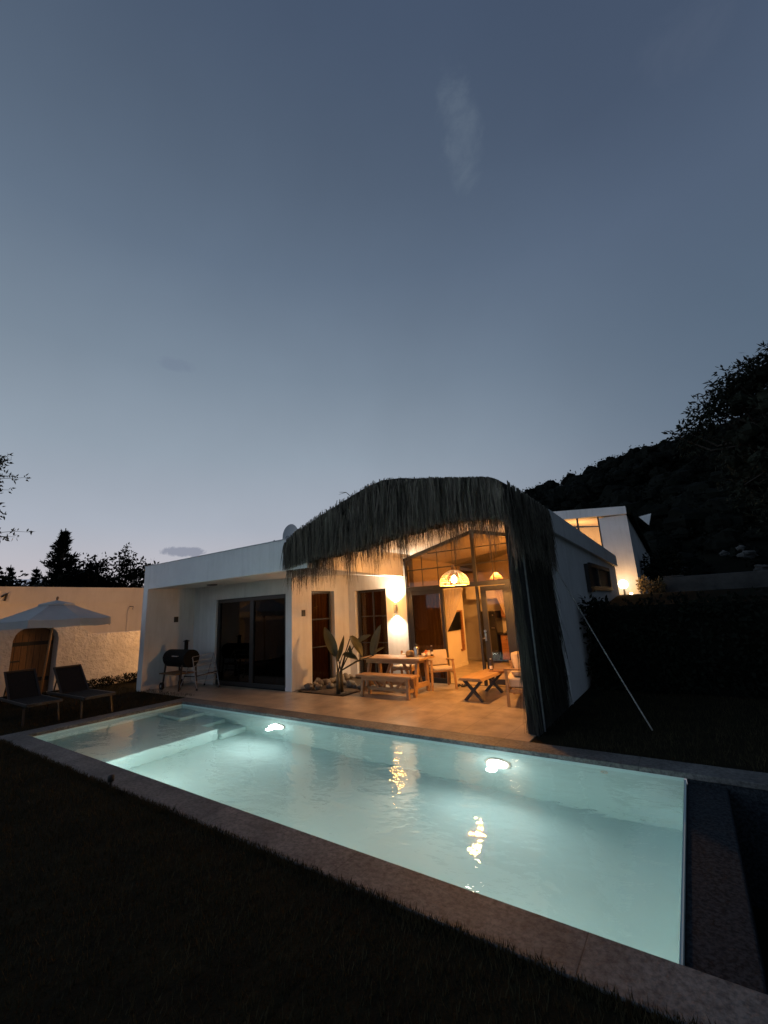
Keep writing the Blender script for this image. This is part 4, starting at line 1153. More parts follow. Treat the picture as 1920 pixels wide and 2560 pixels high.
for y0, y1 in zip(ysg, ysg[1:]):
    b0, b1 = arch_in(y0), arch_in(y1)
    inside = ga0-.002 < (y0+y1)/2 < ga1+.002 and (b0 > 0 or b1 > 0)
    za, zb = (b0, b1) if inside else (-.1, -.1)
    t0, t1 = max(gwtop(y0), b0+.02 if inside else 0), max(gwtop(y1), b1+.02 if inside else 0)
    xf, xb = -13.0, -13.42
    mb.quad((xf,y0,za),(xf,y1,zb),(xf,y1,t1),(xf,y0,t0))
    mb.quad((xb,y0,za),(xb,y0,t0),(xb,y1,t1),(xb,y1,zb))
    mb.quad((xf,y0,t0),(xf,y1,t1),(xb,y1,t1),(xb,y0,t0))
    if inside: mb.quad((xf,y0,za),(xb,y0,za),(xb,y1,zb),(xf,y1,zb))
for y_ in (ga0, ga1):
    mb.quad((-13.0,y_,0),(-13.42,y_,0),(-13.42,y_,1.3),(-13.0,y_,1.3))
mb.build('wall', M['rough_plaster'], gw)
gt = MB()
gp_ = [(ga0+.01,0.02)] + [(ga0+.01+(ga1-ga0-.02)*i/20, arch_in(min(ga1-.002,max(ga0+.002,ga0+.01+(ga1-ga0-.02)*i/20)))-.01) for i in range(21)] + [(ga1-.01,.02)]
gt.prism(gp_, 'x', -13.36, -13.31)
gate = gt.build('gate', M['gate_wood'], gw, fixn=True)
mb = MB()
for z_ in (.35,1.22): mb.box(-13.309,-13.29,ga0+.03,ga1-.03,z_-.045,z_+.045)
for k in range(1,7): mb.box(-13.3085,-13.305,ga0+k*.13-.004,ga0+k*.13+.004,.03,1.45)
mb.build('cross_board', M['dark_wood'], gate)
mb = MB(); mb.box(-13.29,-13.27,ga0+.05,ga0+.26,.80,.84); mb.build('latch', M['black_metal'], gate)

# neighbouring ochre building over the wall
nb = thing('ochre_building', 'warm lit plain ochre building behind the garden wall', 'building', (-18,0,0))
mb = MB(); mb.box(-16.0,-22,-14,5.22,-.1,2.30); mb.box(-15.975,-22.02,-14.02,5.235,2.30,2.82); mb.build('wall', M['ochre'], nb)
mb = MB(); mb.tube([(-15.97,4.72,.6),(-15.93,4.72,2.06),(-15.93,4.74,2.13),(-15.93,4.86,2.13),(-15.93,4.88,2.05)],.022,8); mb.build('drainpipe', M['ochre'], nb)
mb = MB(); mb.tube([(-15.94,4.74,2.10),(-15.94,4.76,2.15),(-15.94,4.87,2.15),(-15.94,4.88,2.06)],.025,8); mb.build('hook', M['black_metal'], nb)
mb = MB(); mb.tube([(-15.94,1.30,2.4),(-15.94,1.34,2.62),(-15.94,1.22,2.52)],.03,6); mb.build('hook', M['black_metal'], nb)
dl_ = thing('wall_lamp', 'warm wall lamp on the side of the villa facing the garden wall', 'lamp', (XL-.02,4.75,1.9))
mb = MB(); mb.box(XL-.05,XL-.001,4.70,4.80,1.82,1.98); mb.build('bracket', M['grey_metal'], dl_)
mb = MB(); mb.lathe([(.0,1.80),(.05,1.81),(.06,1.9),(.05,1.99),(0,2.0)], (XL-.11,4.75), 14); mb.build('globe', E_GLOBE, dl_, smooth=True)
lamp('side_light', 'POINT', (XL-.30,4.75,1.75), 130, (1.0,.47,.14), dl_, size=.06)
lamp('yard_fill_light', 'POINT', (-14.6,-.6,.7), 80, (1.0,.47,.14), dl_, size=.08)  # hidden fill lamp added behind the garden wall to light the ochre building

# parasol
um = thing('parasol', 'grey canvas garden parasol over the sun loungers', 'parasol', (-11.6,1.13,0))
ux, uy = -11.55, 1.19; n_=8; a0=RAD(-17.5)+RAD(22.5)
Rr = 1.13; 
def rim(k, r_, z_): 
    a_ = a0 + 2*pi*k/n_; return (ux+r_*cos(a_), uy+r_*sin(a_), z_)
mb = MB(); rings = []
for t in (.26,.5,.75,1.0):
    z_ = 2.09 - (2.09-1.755)*((t-.26)/.74)**.92
    rings.append([])
    for k in range(n_):
        for s_ in range(4):
            p0 = Vector(rim(k,Rr*t,z_)); p1 = Vector(rim(k+1,Rr*t,z_)); q_ = p0.lerp(p1, s_/4)
            q_.z -= .02*sin(pi*s_/4)*t; rings[-1].append(q_)
vs = [p for r_ in rings for p in r_]; m_ = 32
mb.add(vs, [(i*m_+k,i*m_+(k+1)%m_,(i+1)*m_+(k+1)%m_,(i+1)*m_+k) for i in range(3) for k in range(m_)])
can = mb.build('canopy', M['canvas'], um, smooth=False)
mb = MB(); vs=[]
for k in range(32): vs.append(tuple(rings[-1][k]))
for k in range(32): p = rings[-1][k]; vs.append((ux+(p.x-ux)*1.004, uy+(p.y-uy)*1.004, p.z-.155+.006*sin(k*2.2)))
mb.add(vs, [(k,(k+1)%32,32+(k+1)%32,32+k) for k in range(32)]); mb.build('valance', M['canvas'], can)
mb = MB(); vs=[(ux,uy,2.19)]+[rim(k,.36,2.10) for k in range(8)]; mb.add(vs, [(0,1+k,1+(k+1)%8) for k in range(8)])
vs=[rim(k,.36,2.10) for k in range(8)]+[rim(k,.365,2.065) for k in range(8)]; mb.add(vs,[(k,(k+1)%8,8+(k+1)%8,8+k) for k in range(8)]); mb.build('vent_cap', M['canvas'], can)
mb = MB(); mb.tube([(ux-.05,uy-.10,.02),(ux,uy,2.2)],.022,12); mb.build('pole', M['wood'], um, smooth=True)
mb = MB(); mb.blob((ux,uy,2.235),.028,.028,.04,0,0,10,8); mb.build('finial', M['wood'], um, smooth=True)
mb = MB(); mb.box(ux-.33,ux+.2,uy-.38,uy+.16,.001,.07); mb.build('base', M['block'], um, bevel=.01)
for k in range(8):
    mb = MB(); a_ = Vector(rim(k,.04,2.11)); b_ = Vector(rim(k,Rr*.99,1.745)); mb.bar(a_,b_,.014,.02); mb.build('rib', M['wood'], um)

# sun loungers
def make_lounger(label, loc, rz):
    t = thing('sun_lounger', label, 'sun lounger', loc, rz, 'sun loungers on the lawn by the gate')
    W=.50; SZ=.33
    mb = MB()
    for s_ in (-1,1): mb.bar((1.08,s_*W/2,SZ),(-.62,s_*W/2,SZ),.03,.045)
    mb.bar((1.08,-W/2,SZ),(1.08,W/2,SZ),.03,.045); mb.bar((-.62,-W/2,SZ),(-.62,W/2,SZ),.03,.045); mb.build('frame', M['plastic'], t, local=True, bevel=.004)
    for x in (.92,-.5):
        for s_ in (-1,1):
            mb = MB(); mb.bar((x,s_*(W/2-.01),SZ-.02),(x+(.08 if x>0 else -.06),s_*(W/2),0),.03,.03); mb.build('leg', M['plastic'], t, local=True)
    mb = MB(); vs=[]; 
    for i in range(9):
        for j in range(5):
            u=i/8; v=j/4-.5; vs.append((1.06*u+.02, v*(W-.03), SZ+.016-.018*sin(pi*u)*(1-4*v*v)))
    mb.add(vs,[(i*5+j,(i+1)*5+j,(i+1)*5+j+1,i*5+j+1) for i in range(8) for j in range(4)]); mb.build('seat_sling', M['sling'], t, local=True, smooth=True)
    bt = Vector((-.50,0,.80)); hb_ = Vector((0,0,SZ+.01))
    mb = MB()
    for s_ in (-1,1): mb.bar(hb_+Vector((0,s_*(W/2-.02),0)),bt+Vector((0,s_*(W/2-.02),0)),.03,.03)
    mb.bar(bt+Vector((0,-W/2+.005,0)),bt+Vector((0,W/2-.005,0)),.03,.03); br_ = mb.build('backrest', M['plastic'], t, local=True, bevel=.004)
    mb = MB(); vs=[]
    for i in range(7):
        for j in range(5):
            u=i/6; v=j/4-.5; p=hb_.lerp(bt,u); vs.append((p.x-.012*sin(pi*u)*(1-4*v*v),v*(W-.06),p.z))
    mb.add(vs,[(i*5+j,(i+1)*5+j,(i+1)*5+j+1,i*5+j+1) for i in range(6) for j in range(4)]); mb.build('back_sling', M['sling'], br_, local=True, smooth=True)
    for s_ in (-1,1):
        mb = MB(); mb.bar((-.33,s_*(W/2-.04),.62),(-.45,s_*(W/2-.04),SZ),.02,.02); mb.build('prop', M['plastic'], t, local=True)
    return t
l2 = make_lounger('dark sling sun lounger with raised back right of the parasol pole', (-9.86,1.13,-.01), RAD(1))
l1 = copy_tree(l2); l1.location = (-10.15,.42,-.01); l1.rotation_euler=(0,0,RAD(-1))
l1['label'] = 'dark sling sun lounger in front of the arched gate, left of the parasol pole'
# strip of low plants at the foot of the garden wall
mb = MB()
for _ in range(46):
    y = U(1.95,4.0); clump(mb, (-12.75+U(-.15,.25),y,.10), .13, 26, .09, .03, 0, .8)
gc = mb.build('ground_cover', M['foliage']); tag(gc, 'low dark planting along the foot of the garden wall', 'ground cover', kind='stuff')

# ================================================================== TREES ON THE LEFT
def conifer(label, x, y, h, r_, n_layers, seed, group):
    rr_ = random.Random(seed)
    t = thing('conifer', label, 'tree', (x,y,0), 0, group)
    mb = MB(); mb.tube([(x,y,0),(x,y,h*.6),(x,y,h)],[.16,.09,.02],7); mb.build('trunk', M['bark'], t)
    mb = MB(); limbs = MB()
    for i in range(n_layers):
        f = i/n_layers; z = h*(.10+.88*f); R_ = r_*(1-f)**1.15*(.75+.5*rr_.random()) + .05
        for k in range(8):
            a_ = rr_.uniform(0,2*pi); rad_ = R_*rr_.uniform(.6,1.15)
            tip = Vector((x+cos(a_)*rad_, y+sin(a_)*rad_, z+rad_*rr_.uniform(.25,.8)))
            base = Vector((x,y,z-.1))
            limbs.tube([base,tip],[.025,.006],4)
            for q_ in range(9):
                t_ = .25+.75*q_/8; p = base.lerp(tip,t_)
                for _ in range(5):
                    d = (tip-base).normalized()+rvec()*.9+Vector((0,0,.25)); leaf_quad(mb,p+rvec()*.04,d,rvec(),.20*U(.6,1.2),.05)
    limbs.build('limbs', M['bark'], t); mb.build('crown', M['wood_far'], t)
    return t
conifer('tall dark conifer with pointed top behind the ochre building', -23.4, 4.95, 6.15, 1.75, 26, 1, 'trees beyond the ochre building')
conifer('small dark conifer at the far left, leaning into the mountain view', -36, 6.15, 5.75, 1.3, 18, 2, 'trees beyond the ochre building')
conifer('small pointed conifer between the far left tree and the tall conifer', -36, 7.55, 5.7, .95, 18, 3, 'trees beyond the ochre building')
def broadleaf(label, x, y, h, r_, ncl, leafn, ln, w, seed, group, name='tree', m_='wood_far', cz=.72, flat=.7, r_cl=.5):
    t = thing(name, label, 'tree', (x,y,landz(x,y) if x > -1 and y > 6 else 0), 0, group)
    z0 = WL[t.name].z
    mb = MB(); limb(mb,(x,y,z0),(x,y,z0+h*.5),.16,.11,.03); tips=[]
    crown = MB(); cc = Vector((x,y,z0+h*cz))
    for k in range(ncl):
        v = rvec(); c_ = cc + Vector((v.x*r_, v.y*r_, v.z*h*(1-cz)*(1 if v.z>0 else 1.2)))*(rnd.random()**.35)
        clump(crown, c_, r_cl*U(.6,1.2), leafn, ln, w, 0, flat)
        if k % 4 == 0: limb(mb,(x,y,z0+h*U(.3,.5)),c_,.05,.012,.05,4)
    mb.build('trunk', M['bark'], t); crown.build('crown', M[m_], t)
    return t
g_ = 'trees beyond the ochre building'
broadleaf('round dark tree right of the dark gabled roof', -23, 6.25, 4.9, .95, 46, 46, .16, .10, 1, g_)
broadleaf('bushy dark tree with an upright sprig beside the villa parapet', -23, 7.55, 4.95, 1.05, 56, 46, .16, .10, 2, g_)
broadleaf('bushy dark tree just behind the villa corner', -22, 8.3, 4.65, .9, 40, 46, .16, .10, 3, g_)
broadleaf('dense low dark tree below the tall conifer', -26, 3.2, 4.4, 1.5, 46, 46, .18, .11, 4, g_)
broadleaf('dense low dark tree at the foot of the far left conifers', -31, 4.6, 4.3, 1.5, 40, 46, .18, .11, 5, g_)
broadleaf('dense dark tree behind the dark gabled roof', -28, 7.4, 5.0, 1.6, 46, 46, .18, .11, 6, g_)
mb = MB()
for k in range(16):
    z_ = 4.4+.07*k; clump(mb, (-22.6+U(-.1,.1),7.35+U(-.06,.06)+(.1*sin(k)),z_), .12, 7, .13, .07)
mb.tube([(-22.6,7.35,4.2),(-22.6,7.37,5.55)],[.03,.008],5)
tw_ = mb.build('sapling', M['wood_far']); tag(tw_, 'thin upright sapling sprig rising above the bushy trees', 'tree')
# dark gabled roof behind the ochre building
rf = thing('barn', 'dark barn whose pale roof edge rises behind the ochre building', 'barn', (-24.5,5.6,0))
mb = MB(); mb.prism([(3.6,0),(8.2,0),(8.2,3.25),(6.25,4.20),(3.6,2.95)], 'x', -24.3, -27); mb.build('wall', M['hill'], rf, fixn=True)
mb = MB(); mb.bar((-24.25,3.5,2.95),(-24.25,6.25,4.27),.10,.09); mb.bar((-24.25,6.25,4.27),(-24.25,8.4,3.25),.10,.09); mb.build('bargeboard', M['grey_metal'], rf)
mb = MB(); mb.add([(-24.2,3.45,2.99),(-24.2,6.25,4.33),(-27.2,6.25,4.33),(-27.2,3.45,2.99)],[(0,1,2,3)]); mb.add([(-24.2,6.25,4.33),(-24.2,8.45,3.28),(-27.2,8.45,3.28),(-27.2,6.25,4.33)],[(0,1,2,3)]); mb.build('roof', M['hill'], rf)
# tree whose sprays reach in from the left edge
ot = thing('olive_tree', 'leafy olive tree reaching into the picture at the left edge', 'tree', (-12.4,-1.7,0))
mb = MB(); limb(mb,(-12.4,-1.7,0),(-12.3,-1.55,2.4),.16,.11,.03); crown = MB()
def spray(a_, b_):
    a_ = Vector(a_); b_ = Vector(b_); pts = limb(mb,a_,b_,.022,.004,.05,6)
    for i, p in enumerate(pts[1:]):
        for _ in range(8):
            d = (b_-a_).normalized()*.5 + rvec()*.8 + Vector((0,0,.35)); q_ = p + rvec()*.07
            leaf_quad(crown,q_,d,rvec(),.11*U(.7,1.3),.042*U(.7,1.3))
    for _ in range(3):
        p = a_.lerp(b_,U(.35,.9)); e_ = p + (b_-a_)*.35 + rvec()*.18
        ps = limb(mb,p,e_,.008,.003,.05,3)
        for q_ in ps[1:]:
            for _ in range(7):
                d=(e_-p).normalized()*.5+rvec()*.8; leaf_quad(crown,q_+rvec()*.05,d,rvec(),.10*U(.7,1.3),.04)
for z_, yt in ((5.45,.05),(5.25,.12),(5.05,.33),(4.85,.2),(4.7,.22),(4.55,.10),(4.35,.28),(4.2,.25),(4.1,.1),(3.85,.22),(3.7,.30),(3.55,.18)):
    spray((-12.25+U(-.2,.2),-1.5+U(-.3,.3),z_-.55+U(-.2,.2)), (-12.05+U(-.2,.2),yt-.26,z_))
for _ in range(60): clump(crown,(-12.4+U(-1.1,1.1),-1.9+U(-1.1,.9),U(3.0,5.6)),.3,22,.11,.042)
for k in range(5): limb(mb,(-12.3,-1.55,2.3),(-12.3+U(-.6,.6),-1.5+U(-.5,.5),U(3.6,5.0)),.07,.02,.05)
mb.build('trunk', M['bark'], ot); crown.build('crown', M['olive'], ot)

# ================================================================== RIGHT-HAND SIDE
# neighbouring white house on the bank
NH = 14.5; nz0 = 1.66
nh = thing('white_house', 'white two storey house with warm window on the bank behind the villa', 'house', (-2.6,15.5,nz0))
mb = MB()
mb.box(-1.92,-1.02,NH,NH+.2,nz0-.3,4.46)
mb.box(-4.6,-1.92,NH,NH+.2,nz0-.3,3.0)
mb.box(-4.6,-4.0,NH,NH+.2,3.0,4.6)
mb.prism([(NH+.2,nz0-.3),(24.0,nz0-.3),(24.0,3.5),(NH+.2,4.46)], 'x', -1.22, -1.02)
mb.build('wall', M['plaster'], nh)
mb = MB()
mb.prism([(-4.7,4.70),(-1.0,4.46),(-1.0,4.74),(-4.7,5.08)], 'y', NH-.10, NH+.12)
mb.build('fascia', M['plaster'], nh)
mb = MB(); mb.prism([(NH-.08,4.46),(24.2,3.50),(24.2,3.66),(NH-.08,4.62)], 'x', -1.04, -.86); mb.build('roof_edge', M['hill'], nh)
mb = MB(); mb.prism([(-4.7,NH+.12),(-1.0,NH+.12),(-1.0,24),(-4.7,24)], 'z', 3.49, 3.5); 
mb = MB(); mb.add([(-4.7,NH+.12,5.0),(-.9,NH+.12,4.62),(-.9,24.2,3.66),(-4.7,24.2,3.9)],[(0,1,2,3)]); mb.build('roof', M['hill'], nh)
f = MB()
for x0_, x1_ in ((-4.0,-3.95),(-2.69,-2.63),(-1.97,-1.92)): f.box(x0_,x1_,NH+.02,NH+.09,3.0,4.58)
f.prism([(-4.0,4.74),(-1.92,4.56),(-1.92,4.62),(-4.0,4.80)], 'y', NH+.021, NH+.089)
f.prism([(-4.0,3.0),(-1.92,3.0),(-1.92,3.05),(-4.0,3.05)], 'y', NH+.021, NH+.089)
wf = f.build('window', M['frame'], nh)
p = MB(); p.prism([(-3.98,3.02),(-1.94,3.02),(-1.94,4.59),(-3.98,4.77)], 'y', NH+.05, NH+.056); p.build('pane', M['glass'], wf)
mb = MB()
mb.box(-4.2,-1.3,17.0,17.05,2.6,5.2); mb.box(-4.2,-1.3,NH+.25,17.0,2.55,2.6); mb.box(-1.32,-1.28,NH+.25,17.0,2.6,4.4); mb.box(-4.2,-4.15,NH+.25,17,2.6,5.0)
mb.add([(-4.2,NH+.25,4.78),(-1.3,NH+.25,4.45),(-1.3,17,4.42),(-4.2,17,4.76)],[(0,1,2,3)])
mb.build('inner_wall', M['ochre'], nh)
lamp('house_light', 'POINT', (-2.9,15.6,3.9), 55, (1.0,.53,.18), nh, size=.1)
mb = MB(); mb.prism([(-.91,5.02),(-.44,5.09),(-.60,4.60)], 'y', 19.0, 19.2); o = mb.build('gable_wall', M['plaster'], nh)
# globe lamp on the bank wall
gl_ = thing('globe_lamp', 'bright round globe lamp at the foot of the white house wall', 'lamp', (-1.48,14.3,1.75))
mb = MB(); mb.blob((-1.48,14.28,2.02),.155,.155,.155,0,0,20,14); mb.build('globe', E_GLOBE, gl_, smooth=True)
mb = MB(); mb.tube([(-1.48,14.28,1.6),(-1.48,14.28,1.87)],.03,10); mb.build('post', M['black_metal'], gl_)
lamp('globe_light', 'POINT', (-1.48,14.05,2.02), 36, (1.0,.50,.15), gl_, size=.15)
mb = MB(); mb.lathe([(0,1.60),(.03,1.60),(.045,1.70),(.03,1.72),(0,1.72)], (-1.22,13.6), 10); sl = mb.build('spot_lamp', E_SMALL, smooth=True)
tag(sl, 'tiny lit garden spot lamp on the bank below the globe lamp', 'lamp')
# low block wall beyond
bw = MB(); bw.box(-.30,3.6,14.5,14.75,1.5,2.16); bw.box(-.30,.28,14.49,14.76,2.161,2.2); o = bw.build('block_wall', M['block'], bevel=.02); tag(o, 'low grey block wall running right from the white house', 'wall')
def shrub(label, x, y, z0, r_, ncl, leafn, ln, w, m_, h=None):
    t = thing('shrub', label, 'shrub', (x,y,z0)); h = h or r_
    cr = MB(); st = MB()
    for k in range(ncl):
        v = rvec(); c_ = Vector((x+v.x*r_*.8, y+v.y*r_*.8, z0+h*.9+v.z*h*.75)); clump(cr,c_,r_*.35,leafn,ln,w)
        if k % 3 == 0: limb(st,(x,y,z0-.05),c_,.02,.006,.05,3)
    st.build('stems', M['bark'], t); cr.build('leaves', M[m_], t)
shrub('dry pale shrub at the corner of the white house', -.68,14.35,1.6,.36,22,40,.10,.05,'pale_shrub',.34)
shrub('dark round bush against the side wall of the white house', -.30,16.5,1.9,.66,46,60,.14,.07,'foliage',.78)
# hedge over the bank
mb = MB()
for _ in range(560):
    x = U(-1.25,7.5); t = rnd.random(); y = 6.32+.75*t + U(-.1,.05); z = 1.38*sst((y-6.3)/.7)+U(-.05,.05)
    clump(mb,(x,y-.06,max(.05,z)),.20,24,.11,.06,.2,.9)
for _ in range(60): clump(mb,(-1.22+U(-.12,.15),6.5+U(-.1,.5),U(.1,1.5)),.17,24,.10,.055,.2)
hg = mb.build('hedge', M['foliage']); tag(hg, 'dark ivy like hedge covering the bank right of the villa', 'hedge')
# wood on the hill
mb = MB()
for _ in range(1150):
    y = 19 + 44*rnd.random()**.8; x = U(-30,48) if y > 40 else U(-6,36)
    r_ = U(.8,2.1)*(.7 if y < 30 else 1)
    tree_crown(mb,(x,y,landz(x,y)+r_*.35),r_,56,.24*(.7 if y < 30 else 1),.17,_)
for _ in range(330):
    y = U(34,62); x = U(-26,34); r_ = U(.7,1.9)
    for q_ in range(3):
        c_ = Vector((x,y,landz(x,y)+r_*.5)) + rvec()*r_*.55
        tree_crown(mb,c_,r_*.7,60,.22,.16,_+q_*.37)
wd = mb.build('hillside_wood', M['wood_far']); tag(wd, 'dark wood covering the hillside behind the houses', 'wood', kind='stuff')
# pale boulders showing between the bushes
for i in range(9):
    x = U(-.2,7.5); y = U(17.5,27); 
    if i < 2: x, y = U(1.2,3.8), U(15.5,18)
    r_ = U(.12,.26); mb = MB(); mb.blob((0,0,0), r_*U(.9,1.5), r_, r_*U(.6,1.0), .7, i+40, 12, 8)
    o = mb.build('boulder', M['limestone'], smooth=False); o.location = (x,y,landz(x,y)+r_*.9+.5)
    tag(o, 'pale limestone boulder among the dark bushes of the hillside', 'boulder', 'boulders on the hillside')
# big tree at the right edge
bt = thing('big_tree', 'tall dark tree with ragged crown at the right edge of the garden', 'tree', (4.2,10.6,1.66))
mb = MB(); limb(mb,(4.2,10.6,1.5),(4.0,10.5,4.4),.24,.15,.03); cr = MB()
bl = []
for _ in range(560):
    v = rvec(); k = rnd.random()**.33
    bl.append(Vector((4.35+v.x*2.9*k, 10.6+v.y*2.4*k, 4.65+v.z*2.55*k)))
for q_ in ((1.02,10.2,5.35),(1.2,10.3,5.55),(1.4,10.3,5.95),(1.75,10.2,6.3),(2.15,10.2,6.6),(2.5,10.3,6.75),(2.95,10.3,6.95),(3.3,10.3,7.0),(1.7,10.1,5.9),(2.0,10.3,6.4),(2.4,10.2,6.6)):
    for _ in range(7): bl.append(Vector(q_)+rvec()*.26)
for c_ in bl:
    r_ = U(.24,.42); clump(cr,c_,r_,46,.15,.05,.25,.75)
    if (c_-Vector((4.35,10.6,4.65))).length < 2.7: cr.blob(c_,r_*.55,r_*.55,r_*.45,.5,c_.x*3,8,6)
for c_ in bl[::5]: limb(mb,(4.05+U(-.1,.1),10.5,U(3.2,4.6)),c_,.06,.012,.06,5)
mb.build('trunk', M['bark'], bt); cr.build('crown', M['foliage'], bt)

gs = thing('garden_stake_light', 'small unlit dark stake light at the lawn edge of the near coping', 'garden light', (-4.74,-.34,0))
mb = MB(); mb.lathe([(.004,-.05),(.010,.0),(.012,.05)], (-4.74,-.34), 8); mb.build('spike', M['black_metal'], gs)
mb = MB(); mb.lathe([(.012,.05),(.030,.055),(.032,.10),(.022,.115),(0,.118)], (-4.74,-.34), 12); mb.build('head', M['plastic'], gs, smooth=True)
# ================================================================== LAWN BLADES
mb = MB()
def blade(x, y, h, w):
    a_ = U(0,2*pi); dx, dy = cos(a_)*w/2, sin(a_)*w/2; b_ = U(-.5,.5)*h; c_ = U(-.5,.5)*h
    mb.v += [(x-dx,y-dy,zg),(x+dx,y+dy,zg),(x+b_,y+c_,zg+h)]; n = len(mb.v); mb.f.append((n-3,n-2,n-1))
for _ in range(46000):
    x = U(-9.2,1.6); y = -.30 - 2.3*rnd.random()**1.2
    if y < -.5 - (9.2+x)*.24 - .15 and x < 0 and y < -2.0: continue
    blade(x, y, U(.02,.055), .007)
for _ in range(9000):
    x = U(-8.8,1.6); q_ = mnoise.noise(Vector((x*2.3,0,0))) + .6*mnoise.noise(Vector((x*9,4,0))); blade(x, -.335 + U(-.05,.03) + .055*max(-.4,q_)*rnd.random(), U(.015,.045)*(1+.5*max(0,q_)), .007)
for _ in range(12000): blade(U(-12.7,-8.74), U(-1.0,3.0), U(.03,.07), .008)
for _ in range(9000): blade(U(-1.2,2.8), U(2.82,6.2), U(.03,.07), .007)
gr = mb.build('grass', M['grass']); tag(gr, 'dark short grass growing around the pool coping', 'grass', kind='stuff')

# ================================================================== SKY, SUN, CAMERA
w = bpy.data.worlds.new('World'); sc.world = w; w.use_nodes = True
nt = w.node_tree
for n_ in list(nt.nodes): nt.nodes.remove(n_)
out = N(nt, 'ShaderNodeOutputWorld'); bg = N(nt, 'ShaderNodeBackground', Strength=1.0)
tc = N(nt, 'ShaderNodeTexCoord'); nrm = N(nt, 'ShaderNodeVectorMath', operation='NORMALIZE'); L(nt, tc.outputs['Generated'], nrm.inputs[0])
sep = N(nt, 'ShaderNodeSeparateXYZ'); L(nt, nrm.outputs[0], sep.inputs[0])
asn = N(nt, 'ShaderNodeMath', operation='ARCSINE'); L(nt, sep.outputs[2], asn.inputs[0])
el = N(nt, 'ShaderNodeMath', operation='DIVIDE'); L(nt, asn.outputs[0], el.inputs[0]); el.inputs[1].default_value = pi/2
def s2l(c): return tuple(((v/255)/12.92 if v/255 < .04045 else ((v/255+.055)/1.055)**2.4) for v in c)
def E_(deg, c): return (max(0,deg)/90, s2l(c))
left = ramp(nt, el.outputs[0], [E_(0,(194,177,174)),E_(5,(188,184,192)),E_(11,(166,173,186)),E_(20,(145,158,172)),E_(30,(121,136,152)),E_(42,(99,115,134)),E_(55,(84,99,118)),E_(70,(68,83,106))])
right = ramp(nt, el.outputs[0], [E_(0,(114,129,143)),E_(6,(110,126,141)),E_(13,(99,115,133)),E_(20,(90,107,126)),E_(28,(85,102,122)),E_(40,(80,95,117)),E_(50,(69,83,105)),E_(68,(63,77,100))])
az = N(nt, 'ShaderNodeVectorMath', operation='DOT_PRODUCT'); L(nt, nrm.outputs[0], az.inputs[0]); az.inputs[1].default_value = (-.95,.30,0)
azr = N(nt, 'ShaderNodeMapRange', interpolation_type='SMOOTHSTEP'); L(nt, az.outputs['Value'], azr.inputs[0])
azr.inputs[1].default_value = .0; azr.inputs[2].default_value = .92
mx = N(nt, 'ShaderNodeMix', data_type='RGBA'); L(nt, azr.outputs[0], mx.inputs[0]); L(nt, right, mx.inputs[6]); L(nt, left, mx.inputs[7])
# faint uneven haze
hn = N(nt, 'ShaderNodeTexNoise', Scale=2.2, Detail=4, Roughness=.55); L(nt, nrm.outputs[0], hn.inputs['Vector'])
hv = N(nt, 'ShaderNodeMapRange'); L(nt, hn.outputs[0], hv.inputs[0]); hv.inputs[1].default_value=.3; hv.inputs[2].default_value=.7; hv.inputs[3].default_value=.95; hv.inputs[4].default_value=1.05
hm = N(nt, 'ShaderNodeVectorMath', operation='SCALE'); L(nt, mx.outputs[2], hm.inputs[0]); L(nt, hv.outputs[0], hm.inputs['Scale'])
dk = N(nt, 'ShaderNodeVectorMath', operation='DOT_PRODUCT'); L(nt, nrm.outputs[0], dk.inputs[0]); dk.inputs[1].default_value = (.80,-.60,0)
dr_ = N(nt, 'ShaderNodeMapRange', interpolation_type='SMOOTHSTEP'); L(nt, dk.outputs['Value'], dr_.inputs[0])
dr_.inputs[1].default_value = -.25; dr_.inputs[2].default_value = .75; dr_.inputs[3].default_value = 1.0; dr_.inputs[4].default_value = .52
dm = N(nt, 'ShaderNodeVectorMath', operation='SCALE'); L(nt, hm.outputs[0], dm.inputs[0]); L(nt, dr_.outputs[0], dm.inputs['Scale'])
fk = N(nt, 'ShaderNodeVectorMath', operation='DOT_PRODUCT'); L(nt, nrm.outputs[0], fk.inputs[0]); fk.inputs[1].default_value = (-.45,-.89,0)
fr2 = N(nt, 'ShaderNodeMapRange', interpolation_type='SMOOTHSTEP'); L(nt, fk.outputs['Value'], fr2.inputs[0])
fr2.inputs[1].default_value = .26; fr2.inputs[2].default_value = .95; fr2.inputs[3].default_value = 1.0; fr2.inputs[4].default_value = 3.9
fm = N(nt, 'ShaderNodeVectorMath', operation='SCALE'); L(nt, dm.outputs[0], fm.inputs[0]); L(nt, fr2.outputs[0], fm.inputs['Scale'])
cur = fm.outputs[0]
